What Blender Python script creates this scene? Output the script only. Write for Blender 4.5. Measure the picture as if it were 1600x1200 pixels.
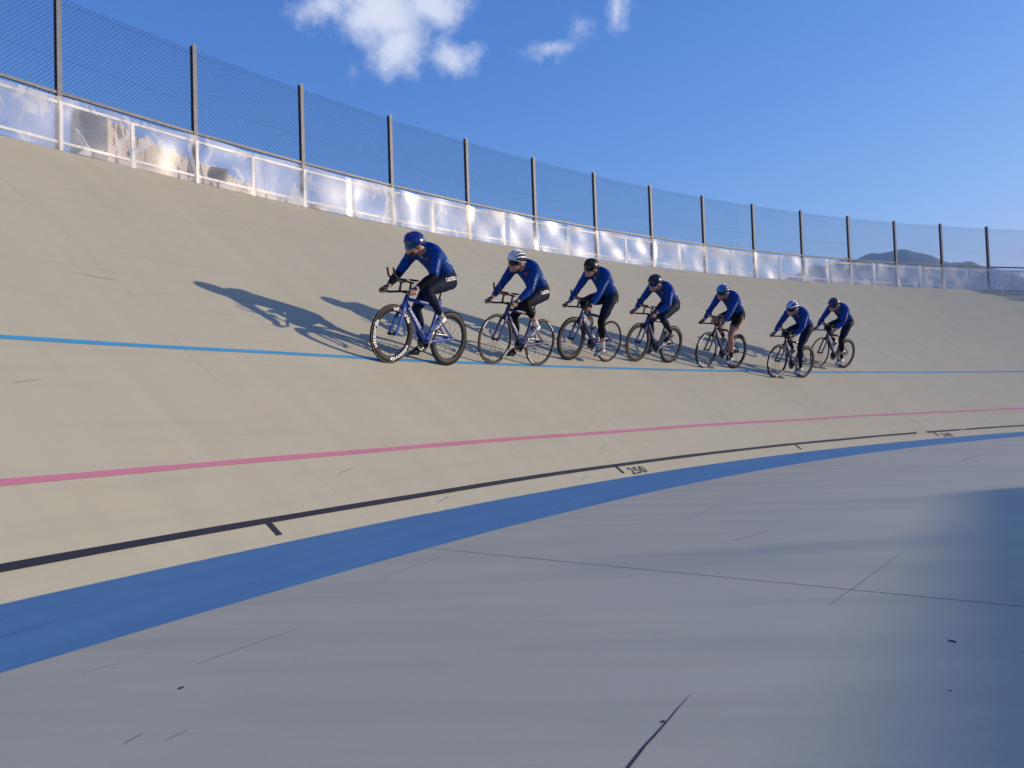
import bpy, bmesh, math, random
from math import sin, cos, pi, radians, sqrt, atan2
from mathutils import Vector, Matrix
from mathutils.bvhtree import BVHTree
from mathutils.kdtree import KDTree
from mathutils import noise as mnoise

S = bpy.context.scene
for o in list(bpy.data.objects): bpy.data.objects.remove(o)
COL = S.collection

# ------------------------------------------------------------------ camera, sky, sun, exposure
cam = bpy.data.cameras.new('camera'); camo = bpy.data.objects.new('camera', cam); COL.objects.link(camo)
CAM_H, PITCH, ROLL, FPX = 0.7846, 0.03541, -0.03217, 1262.3
fw = Vector((0, cos(PITCH), sin(PITCH))); up0 = Vector((0, -sin(PITCH), cos(PITCH))); r0 = Vector((1, 0, 0))
rt = r0*cos(ROLL) + up0*sin(ROLL); upv = -r0*sin(ROLL) + up0*cos(ROLL)
camo.matrix_world = Matrix(((rt.x, upv.x, -fw.x, 0), (rt.y, upv.y, -fw.y, 0), (rt.z, upv.z, -fw.z, CAM_H), (0, 0, 0, 1)))
cam.sensor_width = 36; cam.lens = FPX/1600*36; cam.clip_start = 0.05; cam.clip_end = 20000
S.camera = camo

SUN_EL, SUN_AZ = radians(14.2), radians(76.0)          # azimuth clockwise from +Y
sdir = Vector((sin(SUN_AZ)*cos(SUN_EL), cos(SUN_AZ)*cos(SUN_EL), sin(SUN_EL)))
sun = bpy.data.lights.new('sun', 'SUN'); suno = bpy.data.objects.new('sun', sun); COL.objects.link(suno)
sun.energy = 5.0; sun.angle = radians(0.53); sun.color = (1.0, 0.87, 0.66)
suno.rotation_euler = sdir.to_track_quat('Z', 'Y').to_euler()

S.view_settings.view_transform = 'Standard'; S.view_settings.look = 'None'
S.view_settings.gamma = 1; S.view_settings.exposure = 0.27; S.view_settings.use_curve_mapping = False
S.render.engine = 'CYCLES'
S.cycles.use_denoising = True
S.cycles.max_bounces = 8; S.cycles.transparent_max_bounces = 24; S.cycles.volume_bounces = 1
S.cycles.sample_clamp_indirect = 6

W = bpy.data.worlds.new('World'); S.world = W; W.use_nodes = True
nt = W.node_tree; nt.nodes.clear()
def wn(t): return nt.nodes.new(t)
out = wn('ShaderNodeOutputWorld'); bg = wn('ShaderNodeBackground'); bg.inputs['Strength'].default_value = 0.128
sky = wn('ShaderNodeTexSky'); sky.sky_type = 'NISHITA'; sky.sun_disc = False
sky.sun_elevation = SUN_EL; sky.sun_rotation = SUN_AZ
sky.altitude = 50; sky.air_density = 1.0; sky.dust_density = 0.3; sky.ozone_density = 2.5
# the phone's rendering of a clear sky: deep blue away from the sun, paler towards it (a tone curve per channel)
sepc = wn('ShaderNodeSeparateColor'); hs = wn('ShaderNodeCombineColor'); nt.links.new(sky.outputs[0], sepc.inputs[0])
for i_, (k_, g_) in enumerate(((.40, 1.90), (.735, 1.20), (2.0, .70))):
    pw = wn('ShaderNodeMath'); pw.operation = 'POWER'; nt.links.new(sepc.outputs[i_], pw.inputs[0]); pw.inputs[1].default_value = g_
    ml = wn('ShaderNodeMath'); ml.operation = 'MULTIPLY'; nt.links.new(pw.outputs[0], ml.inputs[0]); ml.inputs[1].default_value = k_
    nt.links.new(ml.outputs[0], hs.inputs[i_])
# fair-weather cumulus, laid out by direction on the sky itself
tc = wn('ShaderNodeTexCoord')
C0 = Vector((-0.10, 0.893, 0.436)).normalized(); E1 = C0.cross(Vector((0, 0, 1))).normalized(); E2 = E1.cross(C0).normalized()
def vdot(v):
    n = wn('ShaderNodeVectorMath'); n.operation = 'DOT_PRODUCT'; nt.links.new(tc.outputs['Generated'], n.inputs[0]); n.inputs[1].default_value = v; return n.outputs['Value']
def mth(op, a, b=None, clamp=False):
    n = wn('ShaderNodeMath'); n.operation = op; n.use_clamp = clamp
    for i, v in enumerate((a, b)):
        if v is None: continue
        if isinstance(v, (int, float)): n.inputs[i].default_value = v
        else: nt.links.new(v, n.inputs[i])
    return n.outputs[0]
d0 = vdot(C0); dz = mth('MAXIMUM', d0, 0.05)
pa = mth('DIVIDE', vdot(E1), dz); pb = mth('DIVIDE', vdot(E2), dz)
cx = wn('ShaderNodeCombineXYZ'); nt.links.new(pa, cx.inputs[0]); nt.links.new(pb, cx.inputs[1])
nz = wn('ShaderNodeTexNoise'); nz.inputs['Scale'].default_value = 22; nz.inputs['Detail'].default_value = 6; nz.inputs['Roughness'].default_value = .6
nt.links.new(cx.outputs[0], nz.inputs['Vector'])
wsub = wn('ShaderNodeVectorMath'); wsub.operation = 'SUBTRACT'; nt.links.new(nz.outputs['Color'], wsub.inputs[0]); wsub.inputs[1].default_value = (.5, .5, .5)
wsc = wn('ShaderNodeVectorMath'); wsc.operation = 'SCALE'; nt.links.new(wsub.outputs[0], wsc.inputs[0]); wsc.inputs['Scale'].default_value = 0.05
wad = wn('ShaderNodeVectorMath'); nt.links.new(cx.outputs[0], wad.inputs[0]); nt.links.new(wsc.outputs[0], wad.inputs[1])
BLOBS = [((-.1291, .884, .4492), .062, .042, 1), ((-.1836, .8727, .4524), .052, .026, .62), ((-.1179, .8999, .4199), .040, .034, 1), ((-.075, .885, .457), .045, .03, 1),
         ((-.0539, .9113, .4082), .034, .021, .72), ((-.14, .868, .478), .08, .04, 1), ((.0607, .9077, .4137), .040, .013, .40), ((.0905, .899, .426), .018, .018, .36), ((.1347, .8868, .442), .016, .024, .62),
         ((-.172, .9045, .395), .012, .012, .16), ((-.25, .72, .64), .16, .10, 1), ((.45, .70, .55), .14, .05, .8)]
mask = None
for d, wx, wy, amp in BLOBS:
    d = Vector(d); c = Vector((d.dot(E1)/d.dot(C0), d.dot(E2)/d.dot(C0), 0))
    a = wn('ShaderNodeVectorMath'); a.operation = 'SUBTRACT'; nt.links.new(wad.outputs[0], a.inputs[0]); a.inputs[1].default_value = c
    b = wn('ShaderNodeVectorMath'); b.operation = 'MULTIPLY'; nt.links.new(a.outputs[0], b.inputs[0]); b.inputs[1].default_value = (1/wx, 1/wy, 0)
    l = wn('ShaderNodeVectorMath'); l.operation = 'LENGTH'; nt.links.new(b.outputs[0], l.inputs[0])
    v = mth('MULTIPLY', mth('SUBTRACT', 1.25, l.outputs['Value']), amp)
    mask = v if mask is None else mth('MAXIMUM', mask, v)
nz2 = wn('ShaderNodeTexNoise'); nz2.inputs['Scale'].default_value = 38; nz2.inputs['Detail'].default_value = 7; nz2.inputs['Roughness'].default_value = .62
nt.links.new(cx.outputs[0], nz2.inputs['Vector'])
mm = mth('ADD', mask, mth('MULTIPLY', mth('SUBTRACT', nz2.outputs['Fac'], .5), 1.1))
mr = wn('ShaderNodeMapRange'); mr.interpolation_type = 'SMOOTHSTEP'; nt.links.new(mm, mr.inputs['Value'])
mr.inputs['From Min'].default_value = .02; mr.inputs['From Max'].default_value = 1.05
front = wn('ShaderNodeMapRange'); nt.links.new(d0, front.inputs['Value']); front.inputs['From Min'].default_value = .2; front.inputs['From Max'].default_value = .4
fac = mth('MULTIPLY', mth('MULTIPLY', mr.outputs[0], front.outputs[0]), .93)
crm = wn('ShaderNodeMix'); crm.data_type = 'RGBA'; nt.links.new(nz.outputs['Fac'], crm.inputs['Factor'])
crm.inputs['A'].default_value = (4.4, 4.8, 5.9, 1); crm.inputs['B'].default_value = (6.6, 6.7, 7.0, 1)
mx = wn('ShaderNodeMix'); mx.data_type = 'RGBA'; nt.links.new(fac, mx.inputs['Factor']); nt.links.new(hs.outputs[0], mx.inputs['A']); nt.links.new(crm.outputs['Result'], mx.inputs['B'])
nt.links.new(mx.outputs['Result'], bg.inputs['Color']); nt.links.new(bg.outputs[0], out.inputs['Surface'])

# ------------------------------------------------------------------ materials
class M:
    """small node helper around one Principled material"""
    def __init__(s, name, color=(.5, .5, .5), rough=.6, metal=0., spec=.5, coat=0.):
        s.m = bpy.data.materials.new(name); s.m.use_nodes = True; s.nt = s.m.node_tree
        s.b = s.nt.nodes['Principled BSDF']; s.o = s.nt.nodes['Material Output']
        s.b.inputs['Base Color'].default_value = (*color, 1); s.b.inputs['Roughness'].default_value = rough
        s.b.inputs['Metallic'].default_value = metal; s.b.inputs['Specular IOR Level'].default_value = spec
        s.b.inputs['Coat Weight'].default_value = coat; s.b.inputs['Coat Roughness'].default_value = .06
    def n(s, t, **k):
        n = s.nt.nodes.new(t)
        for a, v in k.items(): setattr(n, a, v)
        return n
    def l(s, a, b): s.nt.links.new(a, b)
    def coord(s, kind='Object', scale=(1, 1, 1)):
        t = s.n('ShaderNodeTexCoord'); mp = s.n('ShaderNodeMapping'); mp.inputs['Scale'].default_value = scale
        s.l(t.outputs[kind], mp.inputs['Vector']); return mp.outputs[0]
    def noise(s, vec, scale, detail=4, rough=.55):
        n = s.n('ShaderNodeTexNoise'); n.inputs['Scale'].default_value = scale; n.inputs['Detail'].default_value = detail; n.inputs['Roughness'].default_value = rough
        s.l(vec, n.inputs['Vector']); return n.outputs['Fac']
    def rng(s, v, a, b, c=0., d=1., smooth=False):
        n = s.n('ShaderNodeMapRange'); n.inputs['From Min'].default_value = a; n.inputs['From Max'].default_value = b; n.inputs['To Min'].default_value = c; n.inputs['To Max'].default_value = d
        if smooth: n.interpolation_type = 'SMOOTHSTEP'
        s.l(v, n.inputs['Value']); return n.outputs[0]
    def mix(s, f, a, b, blend='MIX'):
        n = s.n('ShaderNodeMix', data_type='RGBA', blend_type=blend)
        for k, v in (('Factor', f), ('A', a), ('B', b)):
            if hasattr(v, 'node'): s.l(v, n.inputs[k])
            elif k == 'Factor': n.inputs[k].default_value = v
            else: n.inputs[k].default_value = (*v, 1)
        return n.outputs['Result']
    def math(s, op, a, b=0.):
        n = s.n('ShaderNodeMath', operation=op)
        for i, v in enumerate((a, b)):
            if hasattr(v, 'node'): s.l(v, n.inputs[i])
            else: n.inputs[i].default_value = v
        return n.outputs[0]
    def color(s, c): s.l(c, s.b.inputs['Base Color'])
    def bump(s, h, strength=.3, dist=.01):
        n = s.n('ShaderNodeBump'); n.inputs['Strength'].default_value = strength; n.inputs['Distance'].default_value = dist
        s.l(h, n.inputs['Height']); s.l(n.outputs[0], s.b.inputs['Normal'])

MAT = {}
def simple(name, color, rough=.6, metal=0., spec=.5, coat=0., var=.08, scale=30, bump=0., bdist=.002):
    """plain colour with a little mottling and relief"""
    m = M(name, color, rough, metal, spec, coat)
    v = m.coord('Object'); n = m.noise(v, scale, 4)
    lo = tuple(c*(1-var) for c in color); hi = tuple(min(1, c*(1+var)) for c in color)
    m.color(m.mix(m.rng(n, .3, .7), lo, hi))
    if bump: m.bump(m.noise(v, scale*2.2, 3), bump, bdist)
    MAT[name] = m.m; return m.m

def bank_material(name, base, warm, cool):
    m = M(name, base, .82, spec=.25)
    uv = m.coord('UV')                       # x = metres along the track, y = metres up the bank
    big = m.noise(uv, .35, 5, .6)
    sm = m.coord('UV', (3.2, .22, 1)); streak = m.noise(sm, 1.0, 6, .62)       # drag marks running up the slope
    lm = m.coord('UV', (.5, 6, 1)); lng = m.noise(lm, 1.0, 4, .6)             # rolling marks along the lanes
    fine = m.noise(uv, 55, 4, .7)
    c = m.mix(m.rng(big, .3, .7), warm, cool)
    c = m.mix(m.rng(streak, .42, .72, 0, .20), c, (.33, .30, .23))
    c = m.mix(m.rng(streak, .24, .42, .22, 0), c, (.64, .60, .46))
    c = m.mix(m.rng(lng, .50, .76, 0, .16), c, (.27, .24, .21))
    c = m.mix(m.rng(fine, .35, .65, 0, .10), c, (.30, .27, .23))
    spots = m.noise(uv, 7, 3, .5); c = m.mix(m.rng(spots, .70, .76, 0, .18), c, (.25, .21, .16))
    scr = m.noise(m.coord('UV', (.9, 14, 1)), 1.6, 3, .5); c = m.mix(m.rng(scr, .74, .78, 0, .22), c, (.20, .18, .16))
    # cold joints up the slope between pours: thin, faint
    sx = m.n('ShaderNodeSeparateXYZ'); m.l(uv, sx.inputs[0])
    wob = m.math('ADD', sx.outputs[0], m.math('MULTIPLY', m.noise(uv, .8, 2), .25))
    fr = m.math('ABSOLUTE', m.math('SUBTRACT', m.math('FRACT', m.math('DIVIDE', wob, 2.75)), .5))
    jn = m.math('MULTIPLY', m.rng(fr, 0, .007, 1, 0), m.rng(m.noise(uv, 1.1, 3), .45, .62))
    c = m.mix(m.math('MULTIPLY', jn, .30), c, (.22, .19, .16))
    m.color(c)
    m.bump(m.math('ADD', m.math('MULTIPLY', fine, .4), m.math('ADD', big, streak)), .25, .006)
    MAT[name] = m.m
bank_material('cream_concrete', (.5, .45, .37), (.535, .482, .325), (.505, .468, .328))

def line_paint(name, col, worn):
    m = M(name, col, .7, spec=.3); uv = m.coord('UV'); n = m.noise(uv, 2.2, 6, .65); f = m.noise(uv, 40, 3)
    c = m.mix(m.rng(n, .3, .7, 0, .35), col, worn); c = m.mix(m.rng(f, .58, .75, 0, .35), c, worn); m.color(c); MAT[name] = m.m
line_paint('blue_line_paint', (.05, .31, .55), (.12, .34, .52))
line_paint('pink_line_paint', (.56, .185, .26), (.60, .29, .32))
line_paint('black_line_paint', (.022, .022, .036), (.05, .048, .055))

m = M('blue_band_paint', (.05, .22, .52), .55, spec=.35)
v = m.coord('UV', (1, 1, 1)); a = m.noise(m.coord('UV', (.6, 3.5, 1)), 1.4, 6, .65); b = m.noise(v, 3, 5)
c = m.mix(m.rng(a, .3, .7), (.045, .205, .41), (.070, .255, .46)); c = m.mix(m.rng(b, .62, .8, 0, .35), c, (.14, .30, .44)); m.color(c)
m.bump(m.noise(v, 30, 4), .15, .004); MAT['blue_band_paint'] = m.m

m = M('grey_concrete', (.4, .4, .42), .62, spec=.35)
v = m.coord('Object'); br = m.n('ShaderNodeMapping'); br.inputs['Rotation'].default_value = (0, 0, radians(35)); br.inputs['Scale'].default_value = (.35, 2.2, 1); m.l(v, br.inputs[0])
big = m.noise(v, .45, 5, .6); st = m.noise(br.outputs[0], 1.3, 6, .62); fine = m.noise(v, 60, 4, .7)
c = m.mix(m.rng(big, .3, .7), (.525, .485, .345), (.585, .545, .39)); c = m.mix(m.rng(st, .44, .70, 0, .34), c, (.30, .295, .25)); c = m.mix(m.rng(st, .22, .42, .30, 0), c, (.52, .50, .46))
c = m.mix(m.rng(fine, .4, .7, 0, .10), c, (.25, .25, .26)); c = m.mix(m.rng(m.noise(v, 5, 3), .69, .74, 0, .22), c, (.2, .19, .18)); m.color(c)
m.bump(m.math('ADD', m.math('MULTIPLY', fine, .25), st), .2, .005); MAT['grey_concrete'] = m.m

simple('crack_dark', (.03, .03, .033), .9, scale=20, var=.4)
simple('crack_light', (.25, .245, .245), .9, scale=20, var=.3)
simple('crack_faint', (.36, .33, .27), .9, scale=20, var=.2)
simple('chalk_mark', (.66, .61, .53), .9, scale=20, var=.1)
simple('galvanised', (.135, .137, .15), .5, metal=.3, var=.2, scale=14)
simple('frame_metal', (.72, .71, .68), .5, metal=.15, var=.15, scale=14)
simple('wire', (.055, .058, .062), .55, metal=.4, var=.1, scale=4)
simple('rusty_clip', (.22, .10, .05), .7, metal=.3, var=.3, scale=40)
simple('earth', (.22, .18, .13), .95, var=.3, scale=1.5, bump=.4, bdist=.05)
simple('coping', (.46, .42, .35), .85, var=.1, scale=5)

# clear wrinkled plastic film: see-through, glossy, milky, with sun glow and glare painted in, less in the left bays
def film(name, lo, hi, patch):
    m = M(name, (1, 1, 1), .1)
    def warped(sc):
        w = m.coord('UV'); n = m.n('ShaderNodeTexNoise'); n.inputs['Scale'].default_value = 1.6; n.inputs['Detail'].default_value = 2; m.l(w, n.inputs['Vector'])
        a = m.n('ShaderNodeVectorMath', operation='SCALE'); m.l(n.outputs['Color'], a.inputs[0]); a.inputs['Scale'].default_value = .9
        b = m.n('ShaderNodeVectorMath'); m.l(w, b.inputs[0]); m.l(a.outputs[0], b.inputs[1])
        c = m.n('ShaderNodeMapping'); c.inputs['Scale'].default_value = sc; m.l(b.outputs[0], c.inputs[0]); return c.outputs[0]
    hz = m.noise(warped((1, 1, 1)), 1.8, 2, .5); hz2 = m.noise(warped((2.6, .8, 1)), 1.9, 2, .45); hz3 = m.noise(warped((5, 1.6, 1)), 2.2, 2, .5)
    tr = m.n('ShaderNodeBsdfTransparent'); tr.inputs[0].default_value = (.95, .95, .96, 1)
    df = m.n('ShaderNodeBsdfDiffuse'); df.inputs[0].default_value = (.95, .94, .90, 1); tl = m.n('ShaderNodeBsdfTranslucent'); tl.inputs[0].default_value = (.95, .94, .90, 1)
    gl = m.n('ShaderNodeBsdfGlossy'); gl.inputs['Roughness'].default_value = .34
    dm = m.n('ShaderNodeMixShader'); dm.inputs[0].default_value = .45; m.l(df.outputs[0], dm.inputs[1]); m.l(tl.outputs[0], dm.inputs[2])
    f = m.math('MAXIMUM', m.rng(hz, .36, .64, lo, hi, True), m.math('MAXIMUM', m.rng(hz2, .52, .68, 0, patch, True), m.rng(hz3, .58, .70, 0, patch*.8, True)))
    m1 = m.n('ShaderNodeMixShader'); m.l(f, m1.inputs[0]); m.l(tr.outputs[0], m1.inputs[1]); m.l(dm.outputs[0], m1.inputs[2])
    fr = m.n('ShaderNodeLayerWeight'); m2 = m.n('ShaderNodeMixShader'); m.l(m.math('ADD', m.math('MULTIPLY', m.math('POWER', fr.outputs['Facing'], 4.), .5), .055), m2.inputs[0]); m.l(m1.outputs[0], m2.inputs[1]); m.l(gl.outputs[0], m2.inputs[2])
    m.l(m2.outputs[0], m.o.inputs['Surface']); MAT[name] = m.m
film('plastic_film_glow', .18, .58, .92); film('plastic_film_low_glow', .10, .36, .74)

m = M('limestone', (.5, .45, .38), .9, spec=.2)
v = m.coord('Object'); n1 = m.noise(v, .12, 6, .65); n2 = m.noise(m.coord('Object', (.5, .5, 2.2)), .5, 6, .7)
c = m.mix(m.rng(n1, .3, .7), (.46, .39, .31), (.60, .53, .44)); c = m.mix(m.rng(n2, .55, .72, 0, .65), c, (.20, .17, .14)); m.color(c)
m.bump(m.math('ADD', n1, n2), .8, .8); MAT['limestone'] = m.m
m = M('mountain_scrub', (.12, .12, .09), .95, spec=.1)
v = m.coord('Object'); c = m.mix(m.rng(m.noise(v, .02, 8, .65), .4, .62), (.09, .10, .085), (.17, .16, .13)); m.color(c); m.bump(m.noise(v, .03, 8, .7), .7, 12); MAT['mountain_scrub'] = m.m
m = M('dry_ground', (.2, .17, .12), .95, spec=.1)
v = m.coord('Object'); m.color(m.mix(m.rng(m.noise(v, .05, 8, .65), .35, .65), (.13, .12, .07), (.26, .22, .16))); MAT['dry_ground'] = m.m

# riders and bicycles
def cloth(name, col, rough=.55, var=.12):
    m = M(name, col, rough, spec=.07)
    v = m.coord('Object'); n = m.noise(v, 9, 4); f = m.noise(m.coord('Object', (1, 1, 2.5)), 22, 3, .6)
    m.color(m.mix(m.rng(n, .3, .7), tuple(c*(1-var) for c in col), tuple(c*(1+var) for c in col)))
    m.bump(f, .35, .012); MAT[name] = m.m
cloth('jersey_blue', (.005, .052, .25), .6); cloth('navy_lycra', (.008, .013, .034), .65); cloth('black_lycra', (.006, .0065, .009), .65)
cloth('sock_white', (.72, .72, .72), .8); cloth('sock_black', (.012, .012, .014), .8); cloth('neck_grey', (.07, .075, .085), .8); cloth('sock_grey', (.40, .40, .43), .8)
def skin(name, col):
    m = M(name, col, .5, spec=.4); m.b.inputs['Subsurface Weight'].default_value = .06; m.b.inputs['Subsurface Radius'].default_value = (.01, .004, .002)
    v = m.coord('Object'); m.color(m.mix(m.rng(m.noise(v, 18, 4), .3, .7), tuple(c*.86 for c in col), tuple(min(1, c*1.1) for c in col))); m.bump(m.noise(v, 90, 3), .12, .003); MAT[name] = m.m
skin('skin', (.50, .265, .185)); skin('skin_tan', (.40, .20, .13))
simple('beard', (.05, .03, .022), .9, var=.4, scale=300)
simple('carbon', (.012, .012, .014), .55, spec=.25, var=.2, scale=60)
simple('carbon_gloss', (.014, .014, .016), .18, spec=.5, coat=.5, var=.2, scale=60)
simple('tyre_black', (.014, .014, .014), .85, spec=.1, var=.2, scale=60)
simple('tyre_tan', (.26, .19, .12), .85, spec=.1, var=.15, scale=60)
simple('alloy', (.55, .55, .56), .3, metal=.9, var=.1)
simple('frame_blue', (.008, .058, .34), .45, coat=.08, var=.06, scale=8)
simple('frame_deep_blue', (.006, .022, .13), .45, coat=.08, var=.06, scale=8)
simple('frame_navy', (.007, .013, .048), .45, coat=.08, var=.06, scale=8)
simple('white_print', (.80, .80, .80), .5, var=.03); simple('red_print', (.60, .03, .05), .5, var=.05); simple('gold_print', (.50, .38, .10), .5, var=.15, scale=60)
simple('grey_print', (.30, .33, .45), .5, var=.05)
simple('shoe_white', (.74, .74, .75), .4, var=.06, scale=40); simple('shoe_grey', (.42, .42, .44), .5, var=.2, scale=40); simple('shoe_black', (.016, .016, .018), .4, var=.2)
simple('helmet_blue', (.009, .055, .42), .2, coat=.6, var=.05); simple('helmet_white', (.74, .75, .78), .28, coat=.4, var=.04); simple('helmet_black', (.014, .014, .017), .35, coat=.2, var=.1)
simple('helmet_navy', (.012, .022, .085), .3, coat=.4, var=.05); simple('helmet_sky', (.025, .20, .55), .25, coat=.5, var=.06); simple('helmet_dark_liner', (.008, .008, .010), .7, var=.1)
simple('lens_teal', (.05, .26, .34), .10, metal=.75, var=.2, scale=12); simple('lens_dark', (.012, .012, .016), .08, coat=.6, var=.1); simple('lens_blue', (.02, .06, .30), .10, metal=.6, var=.1)
simple('maroon_print', (.14, .010, .03), .5, var=.1)
simple('added_wall_render', (.5, .47, .42), .9, var=.06, scale=3); simple('added_roof_metal', (.3, .3, .3), .5, var=.1); simple('dark_glass', (.02, .025, .03), .1, var=.1)

# ------------------------------------------------------------------ helpers
def link(o, parent=None):
    COL.objects.link(o)
    if parent is not None: o.parent = parent
    return o
def mobj(name, mesh, mat, parent=None, smooth=True):
    if mat:
        mesh.materials.clear()
        for k in (mat if isinstance(mat, (list, tuple)) else [mat]): mesh.materials.append(MAT[k])
    if smooth:
        mesh.polygons.foreach_set('use_smooth', [True]*len(mesh.polygons))
    return link(bpy.data.objects.new(name, mesh), parent)
def bmesh_to(bm, name='m'):
    bmesh.ops.recalc_face_normals(bm, faces=bm.faces)
    me = bpy.data.meshes.new(name); bm.to_mesh(me); bm.free(); return me
def pydata(name, v, f):
    me = bpy.data.meshes.new(name); me.from_pydata([tuple(p) for p in v], [], f); me.update(); return me
def tag(o, label, cat, group=None, kind=None):
    o['label'] = label; o['category'] = cat
    if group: o['group'] = group
    if kind: o['kind'] = kind
    return o
def structure(o, label, cat):
    o['kind'] = 'structure'; o['label'] = label; o['category'] = cat; return o
def empty(name, mat=None):
    o = bpy.data.objects.new(name, None); o.empty_display_size = .1; COL.objects.link(o)
    if mat is not None: o.matrix_world = mat
    return o
def sharp(me, ang=35):
    me.polygons.foreach_set('use_smooth', [True]*len(me.polygons))
    try: me.set_sharp_from_angle(angle=radians(ang))
    except Exception: pass
    return me
def add_box(bm, c, s, R=None):
    c = Vector(c); vs = []
    for dx in (-.5, .5):
        for dy in (-.5, .5):
            for dz_ in (-.5, .5):
                p = Vector((dx*s[0], dy*s[1], dz_*s[2])); vs.append(bm.verts.new(c + (R @ p if R else p)))
    for q in ((0, 1, 3, 2), (4, 6, 7, 5), (0, 4, 5, 1), (2, 3, 7, 6), (0, 2, 6, 4), (1, 5, 7, 3)): bm.faces.new([vs[i] for i in q])
def ring_loft(bm, rings, cap=True):
    R = [[bm.verts.new(p) for p in r] for r in rings]; n = len(R[0])
    for a, b in zip(R, R[1:]):
        for i in range(n): bm.faces.new((a[i], a[(i+1) % n], b[(i+1) % n], b[i]))
    if cap:
        bm.faces.new(R[0][::-1]); bm.faces.new(R[-1])
    return R
def tube(bm, pts, rad, n=8, ref=Vector((0, 1, 0)), cap=True):
    """elliptic tube along pts; rad = r or (r_in_plane, r_along_ref) per point; ref = the side axis"""
    pts = [Vector(p) for p in pts]; rings = []
    if not isinstance(rad, list): rad = [rad]*len(pts)
    for i, p in enumerate(pts):
        t = (pts[min(i+1, len(pts)-1)] - pts[max(i-1, 0)]).normalized()
        b = ref - t*ref.dot(t)
        if b.length < 1e-4: b = Vector((1, 0, 0)) - t*t.x
        b.normalize(); a = t.cross(b)
        ra, rb = rad[i] if isinstance(rad[i], tuple) else (rad[i], rad[i])
        rings.append([p + a*(ra*cos(2*pi*k/n)) + b*(rb*sin(2*pi*k/n)) for k in range(n)])
    ring_loft(bm, rings, cap)
def tubem(pts, rad, n=8, ref=Vector((0, 1, 0))):
    bm = bmesh.new(); tube(bm, pts, rad, n, ref); return bmesh_to(bm)
def smoothpath(pts, k=6):
    """Catmull-Rom through pts"""
    P = [Vector(p) for p in pts]; P = [P[0]*2-P[1]] + P + [P[-1]*2-P[-2]]; out_ = []
    for i in range(1, len(P)-2):
        for j in range(k):
            t = j/k; a, b, c, d = P[i-1:i+3]
            out_.append(.5*((2*b)+(-a+c)*t+(2*a-5*b+4*c-d)*t*t+(-a+3*b-3*c+d)*t**3))
    out_.append(P[-2]); return out_
def text_mesh(s, size=1., shear=0., bold=0., spacing=1.):
    cu = bpy.data.curves.new('t', 'FONT'); cu.body = s; cu.size = size; cu.shear = shear; cu.offset = bold; cu.space_character = spacing; cu.resolution_u = 3
    ob = bpy.data.objects.new('t', cu); COL.objects.link(ob)
    me = bpy.data.meshes.new_from_object(ob.evaluated_get(bpy.context.evaluated_depsgraph_get()))
    bpy.data.objects.remove(ob); bpy.data.curves.remove(cu)
    xs = [v.co.x for v in me.vertices]; ys = [v.co.y for v in me.vertices]
    x0, x1, y0, y1 = min(xs), max(xs), min(ys), max(ys)
    for v in me.vertices: v.co.x -= x0; v.co.y -= y0
    me.materials.clear()
    return me, x1-x0, y1-y0
def densify(me, L):
    bm = bmesh.new(); bm.from_mesh(me); bmesh.ops.triangulate(bm, faces=bm.faces)
    for _ in range(4):
        e = [x for x in bm.edges if x.calc_length() > L]
        if not e: break
        bmesh.ops.subdivide_edges(bm, edges=e, cuts=1); bmesh.ops.triangulate(bm, faces=[f for f in bm.faces if len(f.verts) > 3])
    bm.to_mesh(me); bm.free(); return me

# ------------------------------------------------------------------ the track
R, CX, CY, TW, UB, WB = 33.607, 27.699, -11.487, 7.60, 2.512, 1.017
def bank_th(phi):
    s = R*max(-1.9, min(.4, phi)); return .60007 - .000837*s - .0000184*s*s
def surf(phi, u, lift=0.):
    th = bank_th(phi)
    if u > 0: r, z = R+u*cos(th)-lift*sin(th), u*sin(th)+lift*cos(th)
    else: r, z = R+u, lift
    return Vector((CX+r*sin(phi), CY+r*cos(phi), z))
def uvmesh(name, grid, uvs):
    """grid[i][j] points, uvs same layout"""
    ni, nj = len(grid), len(grid[0]); v = [p for r in grid for p in r]; uvl = [p for r in uvs for p in r]
    f = [(i*nj+j, (i+1)*nj+j, (i+1)*nj+j+1, i*nj+j+1) for i in range(ni-1) for j in range(nj-1)]
    me = pydata(name, v, f); ul = me.uv_layers.new(name='UVMap')
    for l in me.loops: ul.data[l.index].uv = uvl[l.vertex_index][:2]
    return me
PH0, PH1 = -1.95, .32
def lin(a, b, n): return [a+(b-a)*i/(n-1) for i in range(n)]
phis = lin(PH0, PH1, 460)
us = lin(0.0006, TW, 24)
def und(phi, u):     # the slab is trowelled by hand: a few millimetres of waviness
    return .006*mnoise.noise(Vector((phi*R*.55, u*.5, 3.)))*min(1, max(0, u)*1.5)
grid = [[surf(p, u, (.003 if u < 0 else und(p, u))) for u in us] for p in phis]
bank = mobj('track_bank', uvmesh('track_bank', grid, [[(p*R, u) for u in us] for p in phis]), 'cream_concrete')
lip = mobj('foot_strip', uvmesh('foot_strip', [[surf(p, u, .003) for u in (-.045, .0005)] for p in phis], [[(p*R, u) for u in (-.045, .0005)] for p in phis]), 'cream_concrete', bank)
structure(bank, 'banked cream concrete velodrome track curving across the picture', 'track')

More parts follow.
